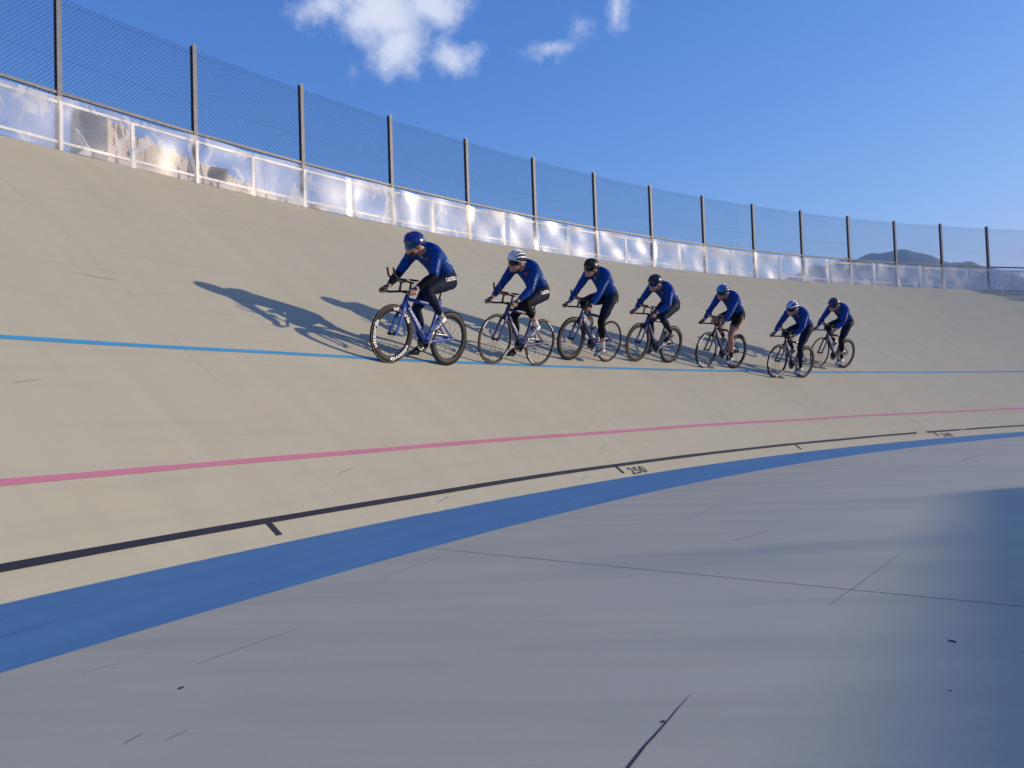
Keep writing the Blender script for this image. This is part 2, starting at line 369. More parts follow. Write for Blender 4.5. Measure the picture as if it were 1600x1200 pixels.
def strip(name, u_fn, w_fn, mat, p0, p1, lift, n=420, parent=bank, zoff=0.):
    ph = lin(p0, p1, n); g = []; uvs = []
    for p in ph:
        c, w = u_fn(p), w_fn(p)
        row = [c-w/2, c, c+w/2]
        g.append([surf(p, u, lift+(und(p, u) if u > 0 else 0)+zoff) for u in row]); uvs.append([(p*R, u) for u in row])
    return mobj(name, uvmesh(name, g, uvs), mat, parent)
def wob(p, a, f, s): return a*mnoise.noise(Vector((p*R*f, s, 0)))
strip('blue_line', lambda p: UB+wob(p, .018, .35, 1), lambda p: .056+wob(p, .012, 1.2, 2), 'blue_line_paint', PH0, PH1, .004)
strip('pink_line', lambda p: .872+wob(p, .014, .35, 5), lambda p: .056+wob(p, .010, 1.4, 6), 'pink_line_paint', PH0, PH1, .004)
S0 = -35.53                         # metres along the measurement line at the 255 mark
GAP = -.6195
for a, b in ((PH0, GAP-.0055), (GAP+.0055, PH1)):
    strip('black_line', lambda p: .225+wob(p, .008, .4, 9), lambda p: (.054+wob(p, .008, 1.1, 8))*min(1, .25+abs(p-GAP-.047)*120), 'black_line_paint', a, b, .004)
# distance marks every five metres, numbers every ten
for k in range(-3, 8):
    p = (S0+5*k)/(R+.2); hw = .024/R
    g = [[surf(p+dp-.06*(.2-u)/R, u, .0042) for u in (.075, .14, .205)] for dp in (-hw, 0, hw)]
    mobj('distance_mark', uvmesh('distance_mark', g, [[(p*R+i*.02, u) for u in (.075, .14, .205)] for i in range(3)]), 'black_line_paint', bank)
    if k % 2 == 1:
        num = str(255-5*k)
        me, w, h = text_mesh(num, 1.0, 0., .012, 1.05); densify(me, .12)
        for v in me.vertices:
            x, y = v.co.x/w*.36, v.co.y/h*.125; v.co = surf(p+(.15+x)/R, .030+y, .0046)
        # stencil bridges: slivers of bare concrete across the figures
        o = mobj('distance_number', me, 'black_line_paint', bank, False)
        for bx_ in (.05, .17, .30):
            g = [[surf(p+(.15+bx_+dp+.010)/R, u, .0060) for u in (.022, .163)] for dp in (-.005, .005)]
            mobj('stencil_bridge', uvmesh('stencil_bridge', g, [[(p*R, .1), (p*R, .2)]]*2), 'cream_concrete', bank)

# flat inner apron
bm = bmesh.new(); ringv = [bm.verts.new((CX+(R-.02)*sin(a), CY+(R-.02)*cos(a), 0)) for a in lin(0, 2*pi, 361)[:-1]]; bm.faces.new(ringv)
infield = mobj('infield_apron', bmesh_to(bm), 'grey_concrete', smooth=False)
structure(infield, 'smooth grey concrete apron inside the track', 'pavement')
def band_outer(p): return -.008 - .020*abs(mnoise.fractal(Vector((p*R*2.2, 7., 0)), 1., 2., 4))
ph = lin(PH0, PH1, 1500); g = []; uvs = []
for p in ph:
    row = [-WB+.006*mnoise.noise(Vector((p*R*.8, 2, 2))), -.6, -.10, band_outer(p)]
    g.append([surf(p, u, z_) for u, z_ in zip(row, (.0008, .0040, .0045, .0062))]); uvs.append([(p*R, u) for u in row])
band = mobj('blue_band', uvmesh('blue_band', g, uvs), 'blue_band_paint'); structure(band, 'wide blue painted band along the foot of the banking', 'painted band')

def crack(name, a, b, w0, w1, mat, parent=infield, z=.0012, wig=.004, n=24):
    a, b = Vector((*a, 0)), Vector((*b, 0)); d = (b-a).normalized(); s = Vector((-d.y, d.x, 0)); L = (b-a).length; v = []; f = []
    for i in range(n):
        t = i/(n-1); c = a.lerp(b, t) + s*wig*mnoise.fractal(Vector((t*L*4, a.x, a.y)), 1, 2, 3); w = w0+(w1-w0)*t
        w *= .7+.5*abs(mnoise.noise(Vector((t*L*9, a.y, 4.))))
        v += [c+s*w/2+Vector((0, 0, z)), c-s*w/2+Vector((0, 0, z))]
    f = [(2*i, 2*i+1, 2*i+3, 2*i+2) for i in range(n-1)]
    return mobj(name, pydata(name, v, f), mat, parent, False)
crack('joint', (-.514, 4.795), (4.5, 1.13), .0055, .0055, 'crack_dark', n=60, wig=.003)
crack('scratch', (.17, 1.69), (.456, 2.232), .013, .001, 'crack_dark')
for a, b, w, mt in (((-1.053, 2.657), (-.812, 3.1), .0035, 'crack_dark'), ((-1.396, 2.594), (-1.307, 2.71), .0025, 'crack_dark'), ((1.259, 4.72), (1.548, 5.01), .006, 'crack_dark'),
                 ((1.206, 3.165), (2.026, 4.249), .004, 'crack_light'), ((1.166, 5.669), (1.783, 6.67), .006, 'crack_light'), ((5.678, 10.262), (6.674, 11.402), .016, 'crack_dark'),
                 ((-.983, 2.021), (-.969, 2.083), .003, 'crack_dark'), ((-.888, 2.033), (-.856, 2.099), .0025, 'crack_dark'), ((-.664, 3.969), (-.189, 5.014), .0035, 'crack_light'), ((-.70, 4.0), (-.40, 4.5), .003, 'crack_light')):
    crack('scratch', a, b, w, w*.5, mt)
crack('scratch', (-2.03, 2.88), (-1.844, 3.325), .004, .002, 'crack_dark', band, .0056)
rs = random.Random(4)
for x, y, r in ((1.397, 2.643, .011), (-1.01, 2.426, .008), (.35, 2.05, .006), (1.15, 2.2, .004)):
    n = 9; v = [(x+r*(.6+.6*rs.random())*cos(2*pi*i/n), y+1.6*r*(.6+.5*rs.random())*sin(2*pi*i/n), .0012) for i in range(n)]
    mobj('chip', pydata('chip', v, [tuple(range(n))]), 'crack_dark', infield, False)
def bank_crack(p0, u0, p1, u1, w, mat, wig=.01, n=30):
    v = []; 
    for i in range(n):
        t = i/(n-1); p, u = p0+(p1-p0)*t, u0+(u1-u0)*t + wig*mnoise.fractal(Vector((t*7, p0*20, u0)), 1, 2, 3); ww = w*(.4+abs(mnoise.noise(Vector((t*30, u0, 3)))))
        v += [surf(p, u+ww/2, .0025+und(p, u)), surf(p+.2*ww/R, u-ww/2, .0025+und(p, u))]
    mobj('surface_crack', pydata('c', v, [(2*i, 2*i+1, 2*i+3, 2*i+2) for i in range(n-1)]), mat, bank, False)
bank_crack(-1.0341, 3.79, -1.026, 3.745, .008, 'crack_light', .004)
bank_crack(-1.0526, 3.875, -1.0167, 3.726, .003, 'crack_faint', .004)
bank_crack(-1.0429, 3.55, -1.0427, 2.75, .008, 'chalk_mark', n=40)
bank_crack(-.640, 2.3, -.615, .45, .05, 'chalk_mark', .03)
for p, u in ((-1.0752, 1.9), (-1.02, .62), (-.9, .55), (-.93, .08), (-1.0, .1), (-.62, 1.4), (-.7, 1.1)):
    bank_crack(p, u, p+.006, u+.05, .010, 'crack_light', .01, 8)

# coping and the earth bank that carries the slab
def ringsheet(name, prof, mat, parent=None):
    ph = lin(PH0, PH1, 200); g = []
    for p in ph:
        t = surf(p, TW); o_ = Vector((sin(p), cos(p), 0)); g.append([t+o_*a+Vector((0, 0, b)) for a, b in prof(t.z)])
    return mobj(name, uvmesh(name, g, [[(p*R, j) for j in range(len(g[0]))] for p in ph]), mat, parent, False)
ringsheet('coping', lambda z: [(0.0, -.004), (.006, 0.0), (.45, 0.0), (.45, -.3)], 'coping', bank)
emb = ringsheet('embankment', lambda z: [(.449, -.02), (1.2, -.25), (5.6, -z+.0)], 'earth'); structure(emb, 'earth bank behind the top of the track', 'embankment')
bm = bmesh.new(); vs = [bm.verts.new((9000*cos(2*pi*i/64), 9000*sin(2*pi*i/64), -.30)) for i in range(64)]; bm.faces.new(vs)
structure(mobj('ground', bmesh_to(bm), 'dry_ground', smooth=False), 'dry open ground outside the velodrome', 'ground')

# ------------------------------------------------------------------ the fence along the top edge
P0, DP = -.99321, 1.97619/(R+TW*cos(.60007))
def top(phi, off=0., z=0.):
    t = surf(phi, TW); return t + Vector((sin(phi), cos(phi), 0))*off + Vector((0, 0, z))
fence = empty('perimeter_fence', Matrix.Translation(top(P0+7*DP)))
tag(fence, 'grey post fence of chain link and clear plastic sheets along the top of the track', 'fence')
FI = fence.matrix_world.inverted()
def fplace(name, me, mat, phi, off, z, smooth=False):
    """part placed at the fence line: local x along the fence (towards lower phi), y outwards, z up"""
    o = mobj(name, me, mat, fence, smooth) if mat else link(bpy.data.objects.new(name, me), fence)
    tvec = Vector((-cos(phi), sin(phi), 0)); ov = Vector((sin(phi), cos(phi), 0)); p = top(phi, off, z)
    mw = Matrix(((-tvec.x, ov.x, 0, p.x), (-tvec.y, ov.y, 0, p.y), (0, 0, 1, p.z), (0, 0, 0, 1)))
    o.matrix_local = FI @ mw; return o
FH = 2.11
bm = bmesh.new()
for c, s in (((0, -.034, FH/2-.1), (.062, .008, FH+.2)), ((0, .034, FH/2-.1), (.062, .008, FH+.2)), ((0, 0, FH/2-.1), (.006, .060, FH+.2))): add_box(bm, c, s)
post_me = bmesh_to(bm, 'post'); post_me.materials.append(MAT['galvanised'])
bm = bmesh.new(); add_box(bm, (0, 0, .31), (.05, .03, .68)); add_box(bm, (0, -.019, .04), (.075, .008, .11)); bmesh.ops.bevel(bm, geom=bm.edges[:], offset=.003, segments=1)
spost_me = bmesh_to(bm, 'short_post'); spost_me.materials.append(MAT['frame_metal'])
BL = 2*(R+TW*cos(.60007)+.03)*sin(DP/2)          # bay chord
def boxmesh(s, mat, bev=.004):
    bm = bmesh.new(); add_box(bm, (0, 0, 0), s); bmesh.ops.bevel(bm, geom=bm.edges[:], offset=bev, segments=1); me = bmesh_to(bm); me.materials.append(MAT[mat]); return me
rail_me = boxmesh((BL-.07, .035, .040), 'galvanised'); frail_me = boxmesh((BL/2-.056, .03, .034), 'frame_metal')
clip_me = boxmesh((.10, .02, .022), 'rusty_clip', .002)
# one bay of chain link: woven diamond mesh, real wires
bm = bmesh.new(); c = .062; wr = .0020; H0, H1 = .04, 2.06; X0, X1 = -BL/2, BL/2; ncol = int(round(BL/c)); c = BL/ncol
for fam in (1, -1):
    k = -int((H1-H0)/c)-2
    while k < ncol+int((H1-H0)/c)+2:
        pts = []
        # wire x = X0 + k*c + fam*(z-H0)
        za, zb = H0, H1; xa, xb = X0+k*c, X0+k*c+fam*(H1-H0)
        lo, hi = 0., 1.
        dx = xb-xa
        t0, t1 = sorted(((X0-xa)/dx, (X1-xa)/dx)); lo, hi = max(lo, t0), min(hi, t1)
        if hi-lo > .004:
            a = Vector((xa+dx*lo, fam*.0022, za+(zb-za)*lo)); b = Vector((xa+dx*hi, fam*.0022, za+(zb-za)*hi))
            tube(bm, [a, b], wr, 3)
        k += 1
for z in (H0+.005, .78, 1.25, 2.0): tube(bm, [(X0, .005, z), (X1, .005, z)], .0016, 3)
for i in range(ncol*1):    # twisted ends along the top selvage
    x = X0+(i+.5)*c; tube(bm, [(x-.004, 0, H1-.015), (x+.004, 0, H1+.014)], wr, 3)
mesh_me = bmesh_to(bm, 'chain_link'); mesh_me.materials.append(MAT['wire'])
rs = random.Random(11)
for k in range(-3, 21):
    p = P0+k*DP
    o = fplace('post', post_me, None, p, .075, 0); 
    o.scale.z = 1+rs.uniform(-.006, .006)
    pm = p+DP/2
    fplace('rail', rail_me, None, pm, .05, .765)
    fplace('chain_link_mesh', mesh_me, None, pm, .118, 0)
    fplace('short_post', spost_me, None, pm, .045, 0)
    for q in (.25, .75):
        fplace('frame_rail', frail_me, None, p+DP*q, .045, .635); fplace('frame_rail', frail_me, None, p+DP*q, .045, .115)
    bmf = bmesh.new(); add_box(bmf, (0, 0, .31), (.045, .022, .68))
    fplace('frame_post', bmesh_to(bmf), 'frame_metal', p, .025, 0)
    if k in (4,):
        fplace('mesh_clip', clip_me, None, p-.02/R, .06, 2.02); fplace('mesh_clip', clip_me, None, p-.02/R, .06, 1.02)
    # the plastic sheet of this bay: slack, creased, its top edge wavy
    rr = random.Random(100+k); nx, nz_ = 60, 22
    ph_ = [(rr.uniform(.5, 2.4), rr.uniform(-2, 2), rr.uniform(0, 6.28), rr.uniform(.3, 1)) for _ in range(7)]
    def wr_(x, z):
        s = 0
        for fx, fz, q, am in ph_: s += am*sin(fx*x*3.1+fz*z*3.4+q + 1.3*sin(2.2*z+q))
        s += 1.6*mnoise.noise(Vector((x*2.2, z*3.2, k*3.7)))
        return s*.0060
    g = []; uvs = []
    for i in range(nx+1):
        x = i/nx; q = p+DP*(x-.004+1.004*0); row = []; ur = []
        for j in range(nz_+1):
            z = j/nz_*(.695+.012*sin(7*x+k)+.010*mnoise.noise(Vector((x*6, k, 1))))
            pin = min(1, abs(((x*2) % 1)-.0)*8, abs(1-((x*2) % 1))*8)
            row.append(FI @ top(q, -.010+wr_(x*2, z)*(.25+.75*pin), z+.002)); ur.append((x*2+k*2, z))
        g.append(row); uvs.append(ur)
    mobj('plastic_sheet', uvmesh('plastic_sheet', g, uvs), 'plastic_film_low_glow' if k <= 1 else 'plastic_film_glow', fence)  # left bays get less of the painted sun glow

# ------------------------------------------------------------------ bicycles
Y = Vector((0, 1, 0))
AX_R, AX_F, BBZ, WR = -.395, .580, .275, .334
def wheel_part(bike, x, depth, tyre, letters, spoke_n, nm_mat='carbon', lmat='white_print', rot=0.):
    """wheel = rim mesh (part) with tyre, hub, spokes and lettering as its sub-parts; local origin at the axle"""
    def revolve(prof, n=72):
        bm = bmesh.new(); rows = []
        for i in range(n):
            a = 2*pi*i/n; rows.append([bm.verts.new((r*cos(a), w, r*sin(a))) for r, w in prof])
        k = len(prof)
        for i in range(n):
            A, B = rows[i], rows[(i+1) % n]
            for j in range(k): bm.faces.new((A[j], B[j], B[(j+1) % k], A[(j+1) % k]))
        return bmesh_to(bm)
    ro = .3225; ri = ro-depth
    prof = [(ro, .0095), (ro-depth*.35, .0130), (ro-depth*.7, .0115), (ri, .0045)]
    rim = mobj('wheel', revolve(prof+[(r, -w) for r, w in prof[::-1]]), nm_mat, bike); rim.location = (x, 0, WR); rim.rotation_euler = (0, rot, 0)
    tp = [(.3225+.0115*cos(t), .0115*sin(t)) for t in lin(0, 2*pi, 11)[:-1]]
    mobj('tyre', revolve(tp), 'tyre_black', rim)
    if tyre == 'tan':
        for s in (1, -1): mobj('sidewall', revolve([(.3285, s*.0098), (.3225, s*.0120), (.3175, s*.0105), (.3225, s*.0105)]), 'tyre_tan', rim)
    bm = bmesh.new(); tube(bm, [(0, -.055, 0), (0, -.040, 0), (0, -.034, 0), (0, -.030, 0), (0, .030, 0), (0, .034, 0), (0, .040, 0), (0, .055, 0)], [.008, .010, .022, .013, .013, .022, .010, .008], 12, Vector((1, 0, 0)))
    mobj('hub', bmesh_to(bm), 'carbon', rim)
    sp = tubem([(0, 0, .020), (0, 0, ri+.004)], [(.0011, .0016), (.0011, .0016)], 5); sp.materials.append(MAT['carbon'])
    for i in range(spoke_n):
        o = link(bpy.data.objects.new('spoke', sp), rim); a = 2*pi*i/spoke_n; s = (1 if i % 2 else -1)
        o.rotation_mode = 'XYZ'; o.matrix_local = Matrix.Rotation(a, 4, 'Y') @ Matrix.Translation((0, s*.030, 0)) @ Matrix.Rotation(s*.030/ri, 4, 'X')
    if letters:
        word, count, start, fr = letters
        me0, w, h = text_mesh(word, 1., .25, .035, 1.02); densify(me0, .16)
        hh = depth*fr; r0_ = ri+depth*.16; rm = r0_+hh/2
        arc = min(hh/h*w*1.12/rm*1.45, 2*pi/count*.72)
        for c in range(count):
            me = me0.copy()
            for v in me.vertices:
                a = start+2*pi*c/count + v.co.x/w*arc; r = r0_+v.co.y/h*hh; v.co = (-r*sin(a), .0142, r*cos(a))
            mobj('lettering', me, lmat, rim, False)
    return rim
def airfoil(bm, a, b, ch0, ch1, th0, th1, n=14, k=5):
    """aero tube from a to b: chord in the plane of the bike, th = half thickness"""
    pts = [Vector(a).lerp(Vector(b), i/(k-1)) for i in range(k)]
    tube(bm, pts, [(ch0+(ch1-ch0)*i/(k-1), th0+(th1-th0)*i/(k-1)) for i in range(k)], n)

def build_bike(mw, label, frame_mat, front, rear, crank, steer=0., ext_tip=1, word='PINARELLO', textmat='white_print', tips='carbon'):
    b = empty('track_bicycle', mw); tag(b, label, 'bicycle', 'track bicycles ridden in a line')
    wheel_part(b, AX_F, *front, rot=.35); wheel_part(b, AX_R, *rear, rot=1.1)
    # frame: one continuous aero frameset
    bm = bmesh.new()
    airfoil(bm, (.402, 0, .775), (.446, 0, .640), .030, .034, .021, .021)
    airfoil(bm, (.418, 0, .690), (.010, 0, .285), .036, .038, .020, .024)
    airfoil(bm, (.398, 0, .742), (-.140, 0, .705), .022, .021, .017, .015)
    tube(bm, smoothpath([(-.155, 0, .775), (-.142, 0, .70), (-.112, 0, .56), (-.066, 0, .42), (-.004, 0, .280)]), [(f_, .016) for f_ in lin(.046, .040, 10)]+[(f_, .016) for f_ in lin(.036, .032, 15)], 14)
    tube(bm, [(0, -.040, BBZ), (0, .040, BBZ)], .024, 14, Vector((1, 0, 0)))
    for s in (1, -1):
        tube(bm, smoothpath([(-.125, s*.010, .585), (-.165, s*.034, .545), (AX_R, s*.058, WR+.005)], 4), [(.017, .008)]*5+[(.014, .007)]*4, 10)
        tube(bm, smoothpath([(-.005, s*.026, .275), (-.12, s*.036, .290), (AX_R, s*.058, WR)], 4), [(.020, .009)]*5+[(.016, .007)]*4, 10)
        add_box(bm, (AX_R-.010, s*.058, WR), (.055, .006, .030))
    fr = mobj('frame', bmesh_to(bm), frame_mat, b)
    for s in (1, -1):
        bmn = bmesh.new(); tube(bmn, [(AX_R, s*.058, WR), (AX_R, s*.072, WR)], .011, 8, Vector((1, 0, 0))); mobj('axle_nut', bmesh_to(bmn), 'alloy', b)
    # lettering along the down tube, left and right
    A, Bv = Vector((.392, 0, .664)), Vector((.045, 0, .320)); dl = (Bv-A); L = dl.length; dl.normalize()
    for s in (1, -1):
        me, w, h = text_mesh(word, 1., 0, .015, 1.05); nrm = Vector((-dl.z, 0, dl.x)) * (-1)
        if s > 0: o0, ex, ey = A, dl, Vector((dl.z, 0, -dl.x))
        else: o0, ex, ey = Bv, -dl, Vector((dl.z, 0, -dl.x))
        if ey.z < 0: ey = -ey
        for v in me.vertices: v.co = o0 + ex*(v.co.x/w*L*.80+L*.06) + ey*((v.co.y/h-.5)*.034) + Y*s*.0250
        mobj('lettering', me, textmat, fr, False)
    # small head badges: bright block on the fork crown and seat cluster
    for c, sz in (((-.118, .0185, .575), (.030, .002, .040)),):
        bmn = bmesh.new(); add_box(bmn, c, sz, Matrix.Rotation(-.3, 3, 'Y')); mobj('emblem', bmesh_to(bmn), 'white_print', fr, False)
    # fork
    bm = bmesh.new(); tube(bm, [(.448, 0, .668), (.452, 0, .650), (.458, 0, .628)], [(.034, .030), (.036, .046), (.034, .050)], 14)
    for s in (1, -1):
        tube(bm, smoothpath([(.455, s*.030, .645), (.470, s*.043, .600), (.530, s*.050, .440), (AX_F, s*.052, WR-.005)], 4), [(f_, .010) for f_ in lin(.030, .016, 13)], 12)
        tube(bm, [(AX_F, s*.044, WR), (AX_F, s*.066, WR)], .014, 10, Vector((1, 0, 0)))
    mobj('fork', bmesh_to(bm), frame_mat, b)
    # stem, base bar, extensions
    bm = bmesh.new(); tube(bm, [(.396, 0, .775), (.392, 0, .800), (.40, 0, .818), (.462, 0, .818)], [.021, .022, .020, .018], 10); mobj('stem', bmesh_to(bm), 'carbon', b)
    bm = bmesh.new(); path = smoothpath([(.600, .212, .826), (.540, .212, .806), (.490, .205, .802), (.462, .16, .808), (.458, .06, .818), (.458, 0, .818), (.458, -.06, .818), (.462, -.16, .808), (.490, -.205, .802), (.540, -.212, .806), (.600, -.212, .826)], 4)
    tube(bm, path, [(.0125, .0125)]*len(path), 8, Vector((0, 0, 1))); mobj('handlebar', bmesh_to(bm), 'carbon', b)
    for s in (1, -1):
        bm = bmesh.new(); tube(bm, smoothpath([(.395, s*.075, .925), (.48, s*.068, .930), (.60, s*.055, .948), (.665, s*.050, .968), (.690, s*.048, 1.0), (.712, s*.047, 1.060)], 4), .0115, 8)
        if not ext_tip: pass
        ex = mobj('aero_extension', bmesh_to(bm), 'carbon', b)
        bm = bmesh.new(); tube(bm, [(.452, s*.078, .815), (.440, s*.078, .925)], [(.016, .012), (.016, .012)], 8); mobj('riser', bmesh_to(bm), 'carbon', ex)
        bm = bmesh.new(); rings = []
        for t, wd, hh in ((-.060, .020, .006), (-.045, .040, .011), (0, .048, .012), (.045, .040, .011), (.060, .020, .006)):
            rings.append([Vector((.415+t, s*.092+wd*cos(q), .955+hh*sin(q)+.25*wd*wd*cos(q)**2*8)) for q in lin(0, 2*pi, 13)[:-1]])
        ring_loft(bm, rings); mobj('arm_pad', bmesh_to(bm), 'tyre_black', ex)
    # seat post and saddle
    bm = bmesh.new(); airfoil(bm, (-.152, 0, .760), (-.178, 0, .925), .024, .022, .010, .010); sp = mobj('seat_post', bmesh_to(bm), 'carbon', b)
    me, w, h = text_mesh('MOST', 1., 0, .02)
    for v in me.vertices: v.co = Vector((-.166, 0, .80)) + Vector((-.12, 0, .99))*(v.co.x/w*.09) + Vector((.99, 0, .12))*(v.co.y/h-.5)*.022 + Y*.0108
    mobj('lettering', me, 'white_print', sp, False)
    bm = bmesh.new(); rings = []
    for x, wd, z, t in ((-.285, .050, .958, .012), (-.275, .068, .956, .018), (-.24, .072, .951, .022), (-.18, .055, .946, .022), (-.12, .034, .945, .020), (-.06, .022, .946, .018), (-.02, .018, .944, .014), (-.012, .010, .942, .008)):
        rings.append([Vector((x, wd*cos(q), z-.008+t*sin(q)*(1 if sin(q) > 0 else .9))) for q in lin(0, 2*pi, 17)[:-1]])
    ring_loft(bm, rings); mobj('saddle', bmesh_to(bm), 'tyre_black', b)
    # drive train: ring, sprocket and chain on the right, cranks and pedals
    bm = bmesh.new(); n = 56
    pr = [(.104, -.048), (.104, -.044), (.070, -.042), (.070, -.050)]
    rows = [[bm.verts.new(((r+(.003 if i % 2 and r > .1 else 0))*cos(2*pi*i/n), w, BBZ+(r+(.003 if i % 2 and r > .1 else 0))*sin(2*pi*i/n))) for r, w in pr] for i in range(n)]
    for i in range(n):
        for j in range(4): bm.faces.new((rows[i][j], rows[(i+1) % n][j], rows[(i+1) % n][(j+1) % 4], rows[i][(j+1) % 4]))
    for i in range(5): tube(bm, [(0, -.048, BBZ), (.074*cos(2*pi*i/5), -.046, BBZ+.074*sin(2*pi*i/5))], [(.012, .004), (.010, .003)], 6)
    tube(bm, [(0, -.047, BBZ), (0, -.044, BBZ)], [.071, .071], 24, Vector((1, 0, 0)))
    mobj('chainring', bmesh_to(bm), 'carbon_gloss', b)
    bm = bmesh.new(); r1, r2 = .107, .036; c1, c2 = Vector((0, -.046, BBZ)), Vector((AX_R, -.046, WR)); pts = [c1+Vector((r1*cos(a), 0, r1*sin(a))) for a in lin(-pi/2-.1, pi/2-.1, 14)]+[c2+Vector((r2*cos(a), 0, r2*sin(a))) for a in lin(pi/2, 3*pi/2-.1, 8)]
    pts.append(pts[0]); tube(bm, pts, [(.004, .003)]*len(pts), 6); mobj('chain', bmesh_to(bm), 'alloy', b)
    for s in (1, -1):
        a = crank + (0 if s > 0 else pi); pe = Vector((.1675*cos(a), 0, BBZ+.1675*sin(a)))
        bm = bmesh.new(); tube(bm, [(0, s*.055, BBZ), pe+Y*s*.072], [(.016, .008), (.012, .007)], 10); tube(bm, [(0, s*.030, BBZ), (0, s*.066, BBZ)], .016, 10, Vector((1, 0, 0)))
        cr = mobj('crank', bmesh_to(bm), 'alloy' if s > 0 else 'carbon_gloss', b)
        bm = bmesh.new(); add_box(bm, pe+Y*s*.115, (.075, .055, .016)); bmesh.ops.bevel(bm, geom=bm.edges[:], offset=.005, segments=2); tube(bm, [pe+Y*s*.072, pe+Y*s*.10], .006, 8, Vector((1, 0, 0)))
        mobj('pedal', bmesh_to(bm), 'carbon', cr)
    return b

# ------------------------------------------------------------------ riders
def two_bone(a, b, l1, l2, pole):
    """joint position between a and b"""
    d = b-a; L = min(d.length, (l1+l2)*.999); x = (L*L+l1*l1-l2*l2)/(2*L); h = sqrt(max(1e-8, l1*l1-x*x)); u = d.normalized()
    q = (pole - u*pole.dot(u)).normalized(); return a+u*x+q*h
class Body:
    def __init__(s): s.bm = bmesh.new(); s.lab = s.bm.verts.layers.int.new('lab'); s.names = []
    def lid(s, n):
        if n not in s.names: s.names.append(n)
        return s.names.index(n)
    def mark(s, vs, n):
        k = s.lid(n)
        for v in vs: v[s.lab] = k
    def limb(s, pts, rad, label, n=14, ref=Y):
        """pts/rad lists; label = name or function(t 0..1) -> name. densified so labels have clean edges"""
        pts = [Vector(p) for p in pts]; seg = [(pts[i+1]-pts[i]).length for i in range(len(pts)-1)]; tot = sum(seg)
        P_, R_, T_ = [], [], []; acc = 0
        for i, L in enumerate(seg):
            k = max(2, int(L/.016))
            for j in range(k):
                t = j/k; e = t*t*(3-2*t); P_.append(pts[i].lerp(pts[i+1], t)); a, b = rad[i], rad[i+1]
                if not isinstance(a, tuple): a = (a, a)
                if not isinstance(b, tuple): b = (b, b)
                R_.append((a[0]+(b[0]-a[0])*e, a[1]+(b[1]-a[1])*e)); T_.append((acc+L*t)/tot)
            acc += L
        P_.append(pts[-1]); R_.append(rad[-1] if isinstance(rad[-1], tuple) else (rad[-1],)*2); T_.append(1.)
        n0 = len(s.bm.verts); tube(s.bm, P_, R_, n, ref); s.bm.verts.ensure_lookup_table()
        for i, t in enumerate(T_):
            nm = label(t) if callable(label) else label
            s.mark([s.bm.verts[n0+i*n+j] for j in range(n)], nm)
        for i in (0, -1):   # round the ends off
            r = min(R_[i]); s.ball(P_[i], (r, r, r), label(T_[i]) if callable(label) else label)
    def ball(s, c, r, label, Rm=None, seg=14):
        n0 = len(s.bm.verts); m = Matrix.Translation(c) @ (Rm.to_4x4() if Rm else Matrix.Identity(4)) @ Matrix.Diagonal((*r, 1))
        g = bmesh.ops.create_uvsphere(s.bm, u_segments=seg, v_segments=seg-4, radius=1, matrix=m); s.mark(g['verts'], label)
    def finish(s, voxel=.0085, smooth=6):
        tmp = bpy.data.meshes.new('tmp'); bmesh.ops.recalc_face_normals(s.bm, faces=s.bm.faces); s.bm.to_mesh(tmp)
        kd = KDTree(len(s.bm.verts)); labs = []
        for i, v in enumerate(s.bm.verts): kd.insert(v.co, i); labs.append(v[s.lab])
        kd.balance(); s.bm.free()
        ob = bpy.data.objects.new('tmp', tmp); COL.objects.link(ob)
        r = ob.modifiers.new('r', 'REMESH'); r.mode = 'VOXEL'; r.voxel_size = voxel; r.adaptivity = 0
        sm = ob.modifiers.new('s', 'SMOOTH'); sm.factor = .5; sm.iterations = smooth
        me = bpy.data.meshes.new_from_object(ob.evaluated_get(bpy.context.evaluated_depsgraph_get())); bpy.data.objects.remove(ob)
        fl = []
        for p in me.polygons:
            # majority of the three nearest source points
            near = [labs[i] for _, i, _ in kd.find_n(p.center, 3)]; fl.append(max(set(near), key=near.count))
        return me, [s.names[i] for i in fl]
def shell(me, fl, want, off, wr=0., seed=0.):
    """garment: the faces of the body with these labels, lifted off the skin"""
    idx = [i for i, l in enumerate(fl) if l in want]
    if not idx: return None
    used = {}; v = []; f = []
    for i in idx:
        q = []
        for vi in me.polygons[i].vertices:
            if vi not in used:
                w = me.vertices[vi]; used[vi] = len(v); o = off
                if wr: o += wr*(mnoise.noise(Vector((w.co.x*16+seed, w.co.y*13, w.co.z*24)))+.5*mnoise.noise(Vector((w.co.x*40, w.co.y*30+seed, w.co.z*40))))
                v.append(w.co+w.normal*max(o, .002))
            q.append(used[vi])
        f.append(q)
    # clean hems: relax the open edges
    ec = {}
    for q in f:
        for a, b in zip(q, q[1:]+q[:1]): k_ = (min(a, b), max(a, b)); ec[k_] = ec.get(k_, 0)+1
    nb_ = {}
    for (a, b), n_ in ec.items():
        if n_ == 1: nb_.setdefault(a, []).append(b); nb_.setdefault(b, []).append(a)
    for _ in range(8):
        new = {i: (v[i]*.4 + sum((v[j] for j in l_), Vector())*(.6/len(l_))) for i, l_ in nb_.items()}
        for i, p in new.items(): v[i] = p
    return pydata('garment', v, f)
